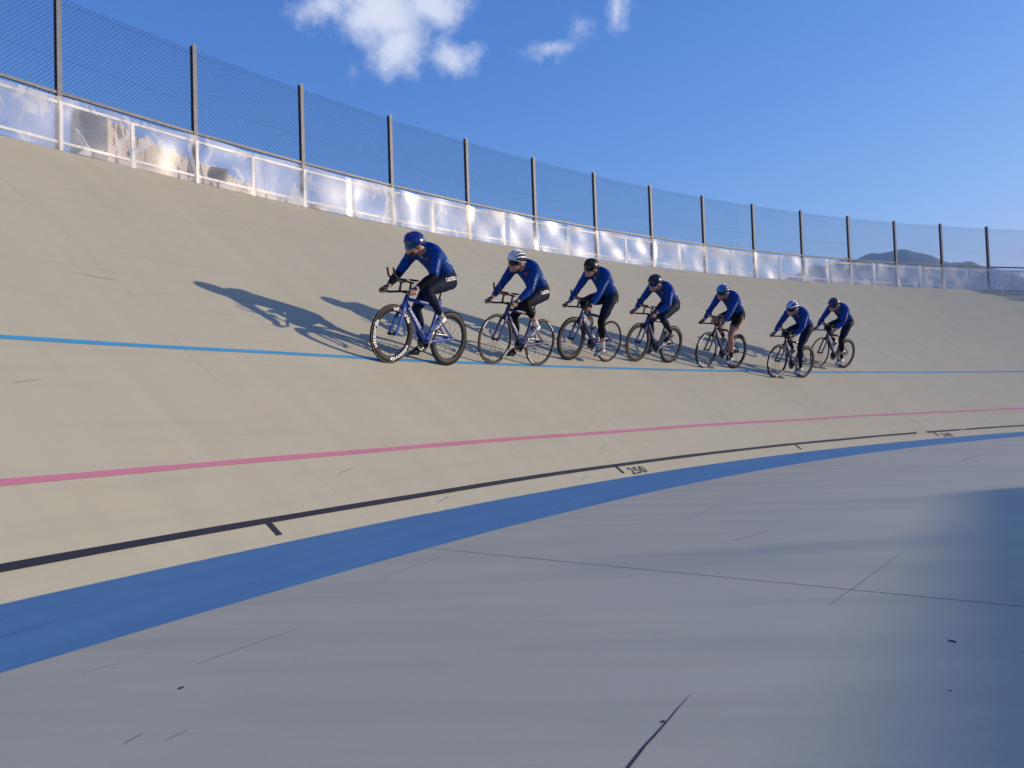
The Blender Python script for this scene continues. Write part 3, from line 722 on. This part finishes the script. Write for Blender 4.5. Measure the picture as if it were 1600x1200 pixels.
def pieces(me, least=60):
    """split a garment mesh into its connected pieces, largest first, crumbs dropped"""
    par = list(range(len(me.vertices)))
    def find(i):
        while par[i] != i: par[i] = par[par[i]]; i = par[i]
        return i
    for p in me.polygons:
        a = find(p.vertices[0])
        for q in p.vertices[1:]: par[find(q)] = a
    grp = {}
    for p in me.polygons: grp.setdefault(find(p.vertices[0]), []).append(p)
    res = []
    for ps in sorted(grp.values(), key=len, reverse=True):
        if len(ps) < least and res: continue
        ix = {}; v = []; f = []
        for p in ps:
            for i in p.vertices:
                if i not in ix: ix[i] = len(v); v.append(me.vertices[i].co.copy())
            f.append([ix[i] for i in p.vertices])
        res.append(pydata('garment', v, f))
    return res
def decal(s, bvh, o0, ex, ey, ray, size_w, size_h, mat, parent, shear=0., bold=.02, name='lettering', off=.004):
    me, w, h = text_mesh(s, 1., shear, bold); densify(me, .25); ok = True
    for v in me.vertices:
        p = o0+ex*((v.co.x/w-.5)*size_w)+ey*((v.co.y/h-.5)*size_h); hit = bvh.ray_cast(p-ray*.4, ray)
        
        if hit[0] is None: hit = bvh.find_nearest(p); v.co = hit[0]+hit[1]*off
        else: v.co = hit[0]-ray*off
    return mobj(name, me, mat, parent, False)
def spot(bvh, c, ray, r, mat, parent, name='emblem'):
    n = 12; e1 = ray.cross(Vector((0, 0, 1))).normalized(); e2 = e1.cross(ray); v = []
    for i in range(n):
        p = c+e1*r*cos(2*pi*i/n)+e2*r*.8*sin(2*pi*i/n)*(1+.2*sin(3*i)); h = bvh.ray_cast(p-ray*.25, ray); v.append(h[0]-ray*.004 if h[0] is not None else None)
    if None in v: return None
    m_ = sum(v, Vector())/n
    if max((q-m_).length for q in v) > r*1.8: return None
    return mobj(name, pydata('e', v, [tuple(range(n))]), mat, parent, False)

def build_rider(mw, label, o):
    B = Body(); hd = o.get('torso', 0.)          # extra height of the upper body
    # spine, pelvis to neck
    sp = [(-.235, .985), (-.205, 1.035), (-.135, 1.115), (-.045, 1.190+hd*.4), (.045, 1.250+hd*.7), (.125, 1.297+hd), (.190, 1.322+hd), (.240, 1.332+hd)]
    rad = [(.075, .090), (.122, .170), (.124, .162), (.120, .156), (.126, .166), (.126, .178), (.104, .172), (.066, .090)]
    B.limb([(x, 0, z) for x, z in sp], rad, lambda t: 'pelvis' if t < .30 else 'jersey', 22)
    for s in (1, -1): B.ball(Vector((-.215, s*.075, 1.00)), (.095, .085, .085), 'pelvis')
    SH = [Vector((.190, s*.190, 1.280+hd)) for s in (1, -1)]
    yaw, pit = o.get('yaw', .1), o.get('pitch', .12)
    HC = Vector((.385, 0, 1.345+hd+o.get('head', 0.))); K = 1.11
    neckl = o.get('neck', 'skin')
    B.limb([(.205, 0, 1.315+hd), (.265, 0, 1.325+hd), (HC.x-.045, 0, HC.z-.020)], [.085, .070, .064], lambda t: 'jersey' if t < .42 else neckl)
    HR = Matrix.Rotation(yaw, 3, 'Z') @ Matrix.Rotation(pit, 3, 'Y')        # head frame: x out of the face
    def H(x, y, z): return HC + HR @ Vector((x, y, z))*K
    def kb(r): return tuple(q*K for q in r)
    B.ball(H(-.012, 0, .030), kb((.096, .076, .086)), 'head', HR, 18); B.ball(H(.020, 0, -.030), kb((.068, .060, .082)), 'head', HR, 16)
    B.ball(H(.060, 0, -.088), kb((.026, .030, .024)), 'jaw', HR); B.ball(H(.030, 0, -.080), kb((.048, .048, .030)), 'jaw', HR)          # chin, jaw
    B.limb([H(.080, 0, .018), H(.092, 0, -.010), H(.106, 0, -.030)], [.011, .0125, .0155], 'head', 10); B.ball(H(.088, 0, -.034), kb((.014, .020, .010)), 'head', HR)  # nose
    B.ball(H(.076, 0, .030), kb((.022, .052, .014)), 'head', HR)                                                    # brow
    for s in (1, -1):
        B.ball(H(.060, s*.036, -.022), kb((.024, .024, .024)), 'head', HR); B.ball(H(-.012, s*.078, -.006), kb((.020, .010, .032)), 'head', HR)   # cheek, ear
    B.ball(H(.078, 0, -.060), kb((.016, .026, .007)), 'lips', HR); B.ball(H(.076, 0, -.070), kb((.014, .022, .006)), 'lips', HR)
    # arms to the base bar
    sleeve = o.get('sleeve', .84); wrists = []
    for i, s in enumerate((1, -1)):
        W_ = Vector((.500+o.get('reach', 0.), s*.216, .868)); E_ = two_bone(SH[i], W_, .292, .262, Vector((-.35, s*.55, -.35)))
        lab = (lambda t: 'jersey' if t < sleeve else ('forearm' if t < .97 else 'hand')) if sleeve < .8 else (lambda t: 'jersey' if t < .955 else 'hand')
        B.limb([SH[i]+Vector((-.02, -s*.05, .01)), SH[i], SH[i].lerp(E_, .45), E_, E_.lerp(W_, .30), W_.lerp(E_, .08), W_], [(.082, .075), (.072, .068), (.060, .056), (.047, .046), (.050, .047), (.032, .030), (.028, .030)], lab)
        wrists.append((s, W_))
        # palm wraps the bar
        B.limb([W_, W_+Vector((.040, s*.004, -.020)), W_+Vector((.078, 0, -.040))], [(.020, .030), (.019, .040), (.016, .038)], 'hand', 12)
    # legs
    ca = o['crank']; Hx = -.150; legs = o['legs']; feet = []
    for s in (1, -1):
        a = ca + (0 if s > 0 else pi); pd = Vector((.1675*cos(a), s*.118, BBZ+.1675*sin(a)))
        dlt = radians(14+9*(1+sin(a))) + o.get('toe', 0.)
        fwd = Vector((cos(dlt), 0, -sin(dlt))); up_ = Vector((sin(dlt), 0, cos(dlt)))
        AN = pd - fwd*.118 + up_*.112; HP = Vector((Hx, s*.088, 1.010)); KN = two_bone(HP, AN, .435, .428, Vector((1, s*.12, .25)))
        def lab(t, L=legs):
            for lim, nm in L:
                if t <= lim: return nm
            return L[-1][1]
        B.limb([HP+Vector((-.03, -s*.01, .03)), HP.lerp(KN, .12), HP.lerp(KN, .5), HP.lerp(KN, .86), KN, KN.lerp(AN, .12), KN.lerp(AN, .34)+Vector((-.012, 0, 0)), KN.lerp(AN, .72), AN.lerp(KN, .05), AN-up_*.03],
               [(.105, .092), (.108, .094), (.092, .082), (.064, .063), (.055, .057), (.053, .052), (.058, .054), (.041, .040), (.033, .031), (.036, .032)], lab)
        B.limb([AN-up_*.055-fwd*.02, AN+fwd*.06-up_*.070, pd+fwd*.05+up_*.030], [(.034, .030), (.032, .034), (.020, .036)], 'foot', 12)
        feet.append((s, pd, fwd, up_, AN))
    me, fl = B.finish()
    # fingers and thumb: separate chains rooted in the palm, curled round the bar tip
    bmf = bmesh.new(); bmf.from_mesh(me)
    nb = len(bmf.faces)
    for s, W_ in wrists:
        bar = W_+Vector((.068, -s*.004, -.058))
        for k in range(4):
            x = -.030+.0215*k; ln = (.9, 1.0, 1.04, .86)[3-k if k else 3]
            c = bar+Vector((x, 0, .006-.010*k*.3))
            pts = [c+Vector((0, s*.004, .026)), c+Vector((0, s*.030, .018)), c+Vector((.002, s*.033, -.008)), c+Vector((.003, s*.016, -.026*ln)), c+Vector((.003, -s*.006, -.024*ln))]
            tube(bmf, pts, [.0105, .0102, .0094, .0088, .0070], 8, Vector((1, 0, 0)))
        tube(bmf, [W_+Vector((.028, -s*.022, -.014)), bar+Vector((-.012, -s*.030, .014)), bar+Vector((.014, -s*.030, -.006)), bar+Vector((.030, -s*.022, -.018))], [.0135, .0125, .0110, .0085], 8)
    bmf.to_mesh(me); fl = fl + ['hand']*(len(me.polygons)-nb); bmf.free()
    tone = o.get('skin', 'skin')
    me.materials.append(MAT[tone]); me.polygons.foreach_set('use_smooth', [True]*len(me.polygons))
    body = link(bpy.data.objects.new('person', me)); body.matrix_world = mw
    tag(body, label, 'person', 'riders in the line')
    seed = o.get('seed', 1)*3.1
    jm = pieces(shell(me, fl, ('jersey',), .0045, .0035, seed))[0]; jersey = mobj('jersey', jm, 'jersey_blue', body)
    groups = {'tights': 'navy_lycra', 'shorts': 'navy_lycra', 'knee_warmer': 'black_lycra', 'arm_warmer': 'black_lycra', 'sock': o.get('sock', 'sock_white'), 'neck_warmer': 'neck_grey', 'beard': 'beard', 'hem': 'maroon_print'}
    pelvis_nm = o['pelvis']
    sets = {}
    for nm, lb in (('forearm', 'arm_warmer'), ('pelvis', pelvis_nm), ('upper', pelvis_nm), ('lower', 'knee_warmer'), ('hem', 'hem'), ('sock', 'sock'), ('neckw', 'neck_warmer')): sets.setdefault(lb, []).append(nm)
    if o.get('beard'): sets['beard'] = ['jaw']
    bib = None
    for nm, ls in sets.items():
        g = shell(me, fl, ls, .0015 if nm == 'beard' else .0035, .0012 if nm != 'beard' else 0, seed)
        if g is not None:
            for g_ in pieces(g):
                ob_ = mobj(nm, g_, groups[nm] if nm != pelvis_nm else o.get('bib_mat', 'navy_lycra'), body)
                if nm == pelvis_nm and bib is None: bib = (ob_, g_)
    # shoes
    for s, pd, fwd, up_, AN in feet:
        bm = bmesh.new(); rings = []; heel = pd-fwd*.165+up_*.014
        for t, wd, h0, h1 in ((-.004, .018, .012, .050), (.012, .030, .004, .082), (.045, .034, 0, .090), (.085, .034, .002, .078), (.13, .040, .002, .062), (.18, .046, 0, .050), (.22, .043, .004, .040), (.25, .032, .010, .032), (.266, .016, .016, .026)):
            c = heel+fwd*t; rings.append([c+Y*(wd*cos(q))+up_*(h0+(h1-h0)*(.5+.5*sin(q))) for q in lin(0, 2*pi, 15)[:-1]])
        ring_loft(bm, rings); sh = mobj('shoe', bmesh_to(bm), o['shoe'] if s > 0 else o.get('shoe_r_shade', o['shoe']), body)  # right shoe of some riders coloured dark to stand in for shade
        bm = bmesh.new(); rings = []
        for t, wd in ((0, .026), (.03, .033), (.09, .034), (.18, .047), (.23, .040), (.26, .020)):
            c = heel+fwd*t; rings.append([c+Y*(wd*cos(q))+up_*(.002+.007*sin(q)) for q in lin(0, 2*pi, 13)[:-1]])
        ring_loft(bm, rings); mobj('sole', bmesh_to(bm), 'shoe_black', sh)
        for t in (.105, .15):
            bm = bmesh.new(); c = heel+fwd*t; hh = .070 if t < .12 else .057; tube(bm, [c+Y*(.044*cos(q))+up_*(.010+(hh-.008)*sin(q)) for q in lin(.15, pi-.15, 9)], [(.010, .003)]*9, 6, fwd); mobj('strap', bmesh_to(bm), 'shoe_black' if o['shoe'] != 'shoe_black' else 'shoe_grey', sh)
    # helmet
    def sph(az, el, L=.128, Wd=.092, Hh=.118, lift=1., back=1.16):
        x = L*cos(el)*cos(az)*(back if cos(az) < 0 else 1.); return H(-.012+x*lift, Wd*cos(el)*sin(az)*lift, .030+Hh*sin(el)*lift)
    def helmet_shell(lift, rim0=-.02):
        bm = bmesh.new(); na, ne = 36, 10; rows = []
        for i in range(na):
            az = 2*pi*i/na; e0 = rim0+.12*max(0, cos(az))-.30*max(0, -cos(az))**1.5-.12*abs(sin(az))**3
            rows.append([bm.verts.new(sph(az, e0+(pi/2-e0)*j/ne*.985, lift=lift)) for j in range(ne+1)])
        for i in range(na):
            A, C = rows[i], rows[(i+1) % na]
            for j in range(ne): bm.faces.new((A[j], C[j], C[j+1], A[j+1]))
        bm.faces.new([r[-1] for r in rows]); g = bmesh.ops.solidify(bm, geom=bm.faces[:], thickness=.008); return bmesh_to(bm)
    kind, hcol, acc = o['helmet']
    if kind == 'aero':
        hm = mobj('helmet', helmet_shell(1.0), hcol, body)
        for az0, side in ((.55, 1), (.55, -1), (1.45, 1), (1.45, -1)):
            bm = bmesh.new(); tube(bm, [sph(side*(az0+.10*t), .45+.55*t, lift=1.004) for t in lin(0, 1, 6)], [(.003, .008)]*6, 6, Vector((1, 0, 0))); mobj('vent', bmesh_to(bm), 'helmet_dark_liner', hm)
        bm = bmesh.new()
        for dx in (-.010, .012): tube(bm, [sph(1.95+dx*8+.05*t, .18+.40*t, lift=1.006) for t in lin(0, 1, 5)], [(.004, .009)]*5, 6); 
        mobj('emblem', bmesh_to(bm), 'white_print', hm)
    else:
        hm = mobj('helmet', helmet_shell(.955), 'helmet_dark_liner', body)
        bm = bmesh.new()
        tube(bm, [sph(2*pi*i/36, -.02+.12*max(0, cos(2*pi*i/36))-.30*max(0, -cos(2*pi*i/36))**1.5-.12*abs(sin(2*pi*i/36))**3) for i in range(37)], [(.011, .006)]*37, 8, Vector((0, 0, 1)), False); mobj('rim', bmesh_to(bm), hcol, hm)
        for k in range(-3, 4):
            psi = k*.40; bm = bmesh.new(); pts = []
            for t in lin(.10 if abs(k) < 3 else .3, pi-.14, 16):
                x = .128*cos(t)*(1.16 if cos(t) < 0 else 1); pts.append(H(-.012+x, .092*sin(t)*sin(psi)*1.02, .030+.118*sin(t)*cos(psi)*1.02))
            wdt = o.get('rib', .013)
            tube(bm, pts, [(.007, wdt*(.45+.55*sin(t))) for t in lin(.3, pi-.3, 16)], 8, HR @ Vector((0, cos(psi), -sin(psi)))); mobj('rib', bmesh_to(bm), acc if (k % 2 and acc) else hcol, hm)
    for s in (1, -1):
        bm = bmesh.new(); tube(bm, [H(.035, s*.080, .030), H(.012, s*.080, -.030), H(.020, s*.062, -.085), H(.034, s*.020, -.112), H(.036, 0, -.114)], [(.006, .0018)]*5, 6); mobj('chin_strap', bmesh_to(bm), 'shoe_black', hm)
        bm = bmesh.new(); tube(bm, [H(-.045, s*.082, .025), H(-.010, s*.082, -.015), H(.012, s*.081, -.034)], [(.006, .0018)]*3, 6); mobj('chin_strap', bmesh_to(bm), 'shoe_black', hm)
    # wraparound sunglasses
    bm = bmesh.new(); rows = []
    for az in lin(-1.25, 1.25, 25):
        nose = max(0, 1-abs(az)/.16); e_lo = -.034+.016*nose+.010*abs(az)**2; e_hi = .026-.004*abs(az)
        rows.append([bm.verts.new(H(.012+(.090-.010*abs(az)**2)*cos(az), .079*sin(az), e_lo+(e_hi-e_lo)*j/4+.0)) for j in range(5)])
    for a_, c_ in zip(rows, rows[1:]):
        for j in range(4): bm.faces.new((a_[j], c_[j], c_[j+1], a_[j+1]))
    bmesh.ops.solidify(bm, geom=bm.faces[:], thickness=.003); gl_ = mobj('sunglasses', bmesh_to(bm), o.get('lens', 'lens_dark'), body)
    for s in (1, -1):
        bm = bmesh.new(); tube(bm, [H(.042, s*.077, .016), H(-.020, s*.083, .012)], [(.005, .002)]*2, 6); mobj('temple', bmesh_to(bm), 'shoe_black', gl_)
    # print on the kit
    jb = BVHTree.FromPolygons([v.co for v in jm.vertices], [p.vertices[:] for p in jm.polygons]); ray = Vector((0, -1, 0))
    S0_, E0 = SH[0], two_bone(SH[0], Vector((.500+o.get('reach', 0.), .216, .868)), .292, .262, Vector((-.35, .55, -.35)))
    ad = (E0-S0_).normalized(); mid = S0_.lerp(E0, .50); ry = Vector((-.35, -.93, .05)).normalized()
    decal('ITALIA', jb, mid+Vector((-.0, 0, 0)), ad, Vector((ad.z, 0, -ad.x)), ry, .17, .026, 'grey_print', jersey)
    spot(jb, S0_.lerp(E0, .88), ry, .014, 'red_print', jersey)
    bx_ = Vector((-.06, .12, 1.205)); decal('castelli', jb, bx_+Vector((0, 0, .012)), Vector((-.80, 0, -.30)).normalized(), Vector((-.30, 0, .80)).normalized(), Vector((0, -1, -.35)).normalized(), .11, .018, 'white_print', jersey, .2)
    # chest patch
    ch = Vector((.20, .05, 1.24+hd)); spot(jb, ch, Vector((-.55, -.55, .62)).normalized(), .020, 'red_print', jersey); spot(jb, ch+Vector((.03, -.05, .01)), Vector((-.6, -.4, .6)).normalized(), .016, 'white_print', jersey)
    if bib:
        bb_ = BVHTree.FromPolygons([v.co for v in bib[1].vertices], [p.vertices[:] for p in bib[1].polygons])
        hip = o.get('hip', 'CASTELLI')
        if hip == 'thigh':     # print running down the side of the thigh
            a = ca; pd = feet[0][1]; KN = two_bone(Vector((Hx, .088, 1.01)), feet[0][4], .435, .428, Vector((1, .12, .25))); td = (KN-Vector((Hx, .088, 1.01))).normalized()
            c = Vector((Hx, .18, 1.01))+td*.12-Vector((td.z, 0, -td.x))*(-.045); ex = -td; ey = Vector((ex.z, 0, -ex.x))
            decal('CASTELLI', bb_, c, ex, ey, Vector((0, -1, 0)), .22, .040, 'white_print', bib[0], .1, .03)
        elif hip == 'gold':
            KN = two_bone(Vector((Hx, .088, 1.01)), feet[0][4], .435, .428, Vector((1, .12, .25))); td = (KN-Vector((Hx, .088, 1.01))).normalized()
            for i in range(5):
                spot(bb_, Vector((Hx-.02, .18, 1.01))+td*(.04+.045*i), Vector((0, -1, 0)), .022, 'gold_print', bib[0])
        elif hip:
            ex = Vector((-.93, 0, .22)).normalized(); ey = Vector((.22, 0, .93)).normalized()
            decal(hip, bb_, Vector((-.115, .18, 1.040)), ex, ey, Vector((0, -1, 0)), .20, .042, 'white_print', bib[0], .1, .03)
            spot(bb_, Vector((-.03, .18, 1.085)), Vector((0, -1, 0)), .018, 'red_print', bib[0])
    return body

TIGHTS = [(.62, 'upper'), (.915, 'upper'), (.985, 'sock'), (1, 'foot')]
KNEE34 = [(.40, 'upper'), (.78, 'lower'), (.86, 'foot'), (.975, 'sock'), (1, 'foot')]
KNEE_LONG = [(.40, 'upper'), (.80, 'lower'), (.87, 'foot'), (.975, 'sock'), (1, 'foot')]
SHORT = [(.30, 'upper'), (.345, 'hem'), (.86, 'foot'), (.97, 'sock'), (1, 'foot')]
DEEP = lambda n=20, let=None, ty='black': (.072, ty, let, n)
RIDERS = [
 # phi, u, lean, bike label, rider label, frame, front, rear, options
 (-.9420, 2.420, 10.5, 'bright blue track bicycle leading the line, white lettering on its deep front rim', 'leading rider in royal blue jersey and smooth blue helmet with teal visor glasses', 'frame_blue',
  (.074, 'tan', ('vittoria', 3, .25, .66), 18), (.078, 'black', None, 20),
  dict(crank=radians(104), legs=TIGHTS, pelvis='tights', shoe='shoe_white', shoe_r_shade='shoe_black', sock='sock_grey', helmet=('aero', 'helmet_blue', None), lens='lens_teal', sleeve=.55, beard=True, yaw=-.02, pitch=.16, hip='CASTELLI', seed=1)),
 (-.8875, 2.500, 13.0, 'blue track bicycle with thin tan-edged wheels, second in the line', 'rider in white helmet with dark vents and blue jersey, second in the line', 'frame_deep_blue',
  (.030, 'tan', ('vision', 2, 2.35, .9), 20), (.036, 'tan', ('vittoria', 2, 1.4, .8), 22),
  dict(crank=radians(110), legs=KNEE34, pelvis='shorts', shoe='shoe_white', shoe_r_shade='shoe_black', sock='sock_white', helmet=('vent', 'helmet_white', None), yaw=.02, pitch=.15, torso=.02, hip='CASTELLI', seed=2)),
 (-.8330, 2.710, 14.0, 'blue track bicycle with deep black front rim and thin rear rim', 'rider in black helmet and grey neck warmer, left leg stretched down', 'frame_deep_blue',
  (.075, 'black', None, 18), (.026, 'black', None, 24),
  dict(crank=radians(-92), legs=KNEE_LONG, pelvis='shorts', shoe='shoe_grey', sock='sock_white', helmet=('aero', 'helmet_black', None), yaw=.05, pitch=.10, torso=.05, head=.015, neck='neckw', hip='thigh', seed=3)),
 (-.7820, 2.750, 14.0, 'blue track bicycle with two deep black rims, fourth in the line', 'rider in navy helmet with white patch behind, blue jersey, bent over the bars', 'frame_deep_blue',
  (.072, 'tan', None, 18), (.072, 'black', None, 20),
  dict(crank=radians(128), legs=TIGHTS, pelvis='tights', shoe='shoe_black', sock='sock_black', helmet=('aero', 'helmet_navy', None), lens='lens_blue', yaw=-.02, pitch=.20, hip='', torso=-.01, seed=4)),
 (-.7285, 2.613, 14.0, 'dark navy track bicycle with white lettering on its front rim, under the bare-legged rider', 'bare-legged rider in short dark shorts and light blue helmet', 'frame_navy',
  (.055, 'black', ('vittoria', 3, 1.1, .80), 18), (.070, 'black', None, 20),
  dict(crank=radians(-84), legs=SHORT, pelvis='shorts', shoe='shoe_grey', sock='sock_black', helmet=('vent', 'helmet_sky', 'helmet_sky'), skin='skin_tan', yaw=.02, pitch=.12, torso=.045, bib_mat='black_lycra', hip='gold', seed=5)),
 (-.6740, 2.275, 13.5, 'navy track bicycle riding lowest on the banking, white marks on its front rim', 'rider in blue and white striped helmet and long dark tights, lowest on the banking', 'frame_navy',
  (.050, 'black', ('vittoria', 3, .5, .80), 18), (.070, 'black', None, 20),
  dict(crank=radians(-86), legs=TIGHTS, pelvis='tights', shoe='shoe_grey', sock='sock_black', helmet=('vent', 'helmet_blue', 'helmet_white'), yaw=.05, pitch=.22, torso=.02, rib=.017, hip='', seed=6)),
 (-.6160, 2.690, 14.0, 'navy track bicycle at the tail of the line, thin front rim and deep rear rim', 'last rider of the line in dark helmet and blue jersey', 'frame_navy',
  (.026, 'tan', None, 20), (.072, 'black', None, 20),
  dict(crank=radians(-88), legs=KNEE_LONG, pelvis='shorts', shoe='shoe_white', sock='sock_black', helmet=('vent', 'helmet_navy', None), lens='lens_blue', yaw=.02, pitch=.22, torso=.02, rib=.017, hip='thigh', seed=7)),
]
for phi, u, lean, bl, rl, fm, frw, rrw, opt in RIDERS:
    c = surf(phi, u, und(phi, u)); outv = Vector((sin(phi), cos(phi), 0)); f_ = Vector((-cos(phi), sin(phi), 0)); l = radians(lean)
    zz = (Vector((0, 0, cos(l))) - outv*sin(l)).normalized(); yy = zz.cross(f_).normalized()
    # the wheels sit on a curved slab: origin under the bottom bracket
    p = c - f_*.0925
    ins = 1.4e-3
    mw = Matrix(((f_.x, yy.x, zz.x, p.x), (f_.y, yy.y, zz.y, p.y), (f_.z, yy.z, zz.z, p.z), (0, 0, 0, 1))) @ Matrix.Translation((0, 0, ins))
    build_bike(mw, bl, fm, frw, rrw, opt['crank'])
    build_rider(mw, rl, opt)
# ------------------------------------------------------------------ beyond the fence
# pale rock spur behind the left end of the fence
def rock_mesh():
    """a spur running away to the right: sunlit long face, sheer shaded end on the left"""
    prof = [(-28.5, 18.6), (-28.35, 19.35), (-27.0, 19.45), (-25.7, 19.0), (-25.0, 18.2), (-23.7, 17.9), (-22.6, 17.8), (-21.3, 17.4), (-20.6, 16.8), (-19.4, 16.6), (-18.0, 16.0), (-16.4, 15.6), (-15.4, 15.1), (-13.2, 14.6), (-10.5, 12.5)]
    az = [-28.5, -28.42, -28.3] + lin(-28.1, -26.5, 16) + lin(-26.4, -10.5, 150); v = []; nd = 60
    def dist(a):
        return 104+(-26.4-a)*15. if a < -26.4 else 104+(a+26.4)*5.2
    for a in az:
        el = next(p0[1]+(p1[1]-p0[1])*(a-p0[0])/(p1[0]-p0[0]) for p0, p1 in zip(prof, prof[1:]) if p0[0] <= a <= p1[0])
        d0 = dist(a); tz = d0*math.tan(radians(el))+CAM_H + (.5*mnoise.fractal(Vector((a*2.3, 0, 0)), 1, 2, 4) if a > -26.4 else 0)
        for j in range(nd+1):
            t = j/nd; q = min(1, t*1.15); z = -1+(tz+1)*q; d = d0 - 9*(1-q) + (0 if t < .87 else (t-.87)*200)
            am = 1. if a > -26.2 else .12
            w_ = Vector((a*5.2*.09, z*.10, 2.))
            d += am*(3.2*mnoise.fractal(w_, .9, 2.1, 6) + 2.0*abs(mnoise.noise(Vector((a*.9+z*.16, z*.22-a*.5, 5.)))) + .7*mnoise.noise(Vector((a*6, z*.9, 7.))))
            v.append(Vector((d*sin(radians(a)), d*cos(radians(a)), z)))
    n = nd+1
    return pydata('rock', v, [(i*n+j, (i+1)*n+j, (i+1)*n+j+1, i*n+j+1) for i in range(len(az)-1) for j in range(nd)])
rk = mobj('rocky_hill', rock_mesh(), 'limestone', smooth=False); structure(rk, 'pale limestone spur seen through the plastic sheets at the left', 'hill')
# floodlight on a mast below the spur
fl = empty('floodlight', Matrix.Translation((-20.8, 57.9, -.3))); tag(fl, 'dark floodlight on a mast seen through the plastic sheets in front of the pale rock', 'floodlight')
bm = bmesh.new(); tube(bm, [(0, 0, 0), (0, 0, 18.6)], [.16, .09], 10); mobj('mast', bmesh_to(bm), 'galvanised', fl)
bm = bmesh.new(); add_box(bm, (0, 0, 19.0), (1.35, .35, .95), Matrix.Rotation(.2, 3, 'Y') @ Matrix.Rotation(-.35, 3, 'X')); bmesh.ops.bevel(bm, geom=bm.edges[:], offset=.08, segments=2); lh = mobj('lamp_housing', bmesh_to(bm), 'galvanised', fl)
bm = bmesh.new(); add_box(bm, (.02, -.2, 18.93), (1.1, .04, .7), Matrix.Rotation(.2, 3, 'Y') @ Matrix.Rotation(-.35, 3, 'X')); mobj('lens', bmesh_to(bm), 'dark_glass', lh, False)

# far mountain behind the right end
def ridge(name, D0, prof, depth, mat, label, seed):
    az = lin(prof[0][0], prof[-1][0], 160); v = []; nd = 24
    for a in az:
        el = next(p0[1]+(p1[1]-p0[1])*((a-p0[0])/(p1[0]-p0[0])) for p0, p1 in zip(prof, prof[1:]) if p0[0] <= a <= p1[0]+1e-9)
        hz_ = D0*math.tan(radians(el))
        for j in range(nd+1):
            t = j/nd; q = sin(pi*t); d = D0-depth*cos(pi*t)
            z = -1+max(0, hz_)*q**.9 * (1+.10*mnoise.fractal(Vector((a*.25, t*5, seed)), 1, 2, 5)*(1 if abs(t-.5) > .04 else .12))
            v.append(Vector((d*sin(radians(a)), d*cos(radians(a)), z)))
    n = nd+1; f = [(i*n+j, (i+1)*n+j, (i+1)*n+j+1, i*n+j+1) for i in range(len(az)-1) for j in range(nd)]
    structure(mobj(name, pydata(name, v, f), mat), label, 'mountain')
ridge('mountain', 1900., [(6, 0), (12, 6.6), (15.8, 7.99), (19.5, 8.47), (22.2, 8.89), (25.2, 9.14), (26.5, 9.15), (27.7, 8.95), (28.9, 8.42), (31.2, 7.57), (32.3, 6.94), (40, 4.0), (52, 0)], 330, 'mountain_scrub', 'hazy blue mountain beyond the right end of the fence', 3.)

# building added out of view on the right to shade the lower right corner
pv = empty('added_pavilion', Matrix.Translation((22.2, 7.07, 0)) @ Matrix.Rotation(atan2(.858, .515), 4, 'Z')); tag(pv, 'added flat-roofed block out of view, put there to shade the apron', 'shadow caster')
LX0, LX1, DEP, HH = -14., 5.9, 7., 5.57
bm = bmesh.new(); add_box(bm, ((LX0+LX1)/2, -DEP/2-.3, (HH-.25)/2), (LX1-LX0-.6, DEP-.6, HH-.25)); mobj('wall', bmesh_to(bm), 'added_wall_render', pv, False)  # walls of the added block
bm = bmesh.new(); add_box(bm, ((LX0+LX1)/2, -DEP/2, HH-.124), (LX1-LX0, DEP+.2, .248)); mobj('roof', bmesh_to(bm), 'added_roof_metal', pv, False)  # roof of the added block
for i in range(6):
    x = LX0+2+i*3.1
    for z in (1.6, 4.1):
        bm = bmesh.new(); add_box(bm, (x, .02, z), (1.5, .06, 1.2)); w_ = mobj('added_window', bmesh_to(bm), 'frame_metal', pv, False)
        bm = bmesh.new(); add_box(bm, (x, .055, z), (1.36, .02, 1.06)); mobj('pane', bmesh_to(bm), 'dark_glass', w_, False)

# masts added out of view to the right to draw soft shadows over the apron
for (gx, gy, L_, lb) in ((1.9, 4.45, 40., 'added grey mast out of view, put there for its streak of shadow'), (4.2, 6.6, 46., 'taller added mast out of view, put there for a second streak of shadow')):
    mp = Vector((gx+L_*sin(SUN_AZ), gy+L_*cos(SUN_AZ), 0)); h_ = (L_+1.2)*math.tan(SUN_EL); ms = empty('added_mast', Matrix.Translation(mp)); tag(ms, lb, 'floodlight', 'added masts out of view')
    bm = bmesh.new(); tube(bm, [(0, 0, 0), (0, 0, h_)], [.036, .028], 12); mobj('mast', bmesh_to(bm), 'galvanised', ms)
    bm = bmesh.new(); add_box(bm, (0, 0, .02), (.6, .6, .04)); mobj('added_base_plate', bmesh_to(bm), 'galvanised', ms, False)
    for sx in (-.5, .5):
        bm = bmesh.new(); add_box(bm, (sx*.24, .05, h_-.06), (.16, .08, .10)); bmesh.ops.bevel(bm, geom=bm.edges[:], offset=.012, segments=2); mobj('lamp_housing', bmesh_to(bm), 'galvanised', ms)

# the air: thin haze that turns the far mountain blue
hzm = bpy.data.materials.new('haze'); hzm.use_nodes = True; hn = hzm.node_tree; hn.nodes.clear(); ho = hn.nodes.new('ShaderNodeOutputMaterial'); pvn = hn.nodes.new('ShaderNodeVolumePrincipled')
pvn.inputs['Color'].default_value = (.38, .62, 1, 1); pvn.inputs['Density'].default_value = .00036; hn.links.new(pvn.outputs[0], ho.inputs['Volume'])
bm = bmesh.new(); add_box(bm, (0, 0, 175.), (18400, 18400, 354.)); hz_o = bpy.data.objects.new('haze', bmesh_to(bm)); COL.objects.link(hz_o); hz_o.data.materials.append(hzm)
hz_o['kind'] = 'stuff'; hz_o['label'] = 'thin blue haze in the air'; hz_o['category'] = 'haze'
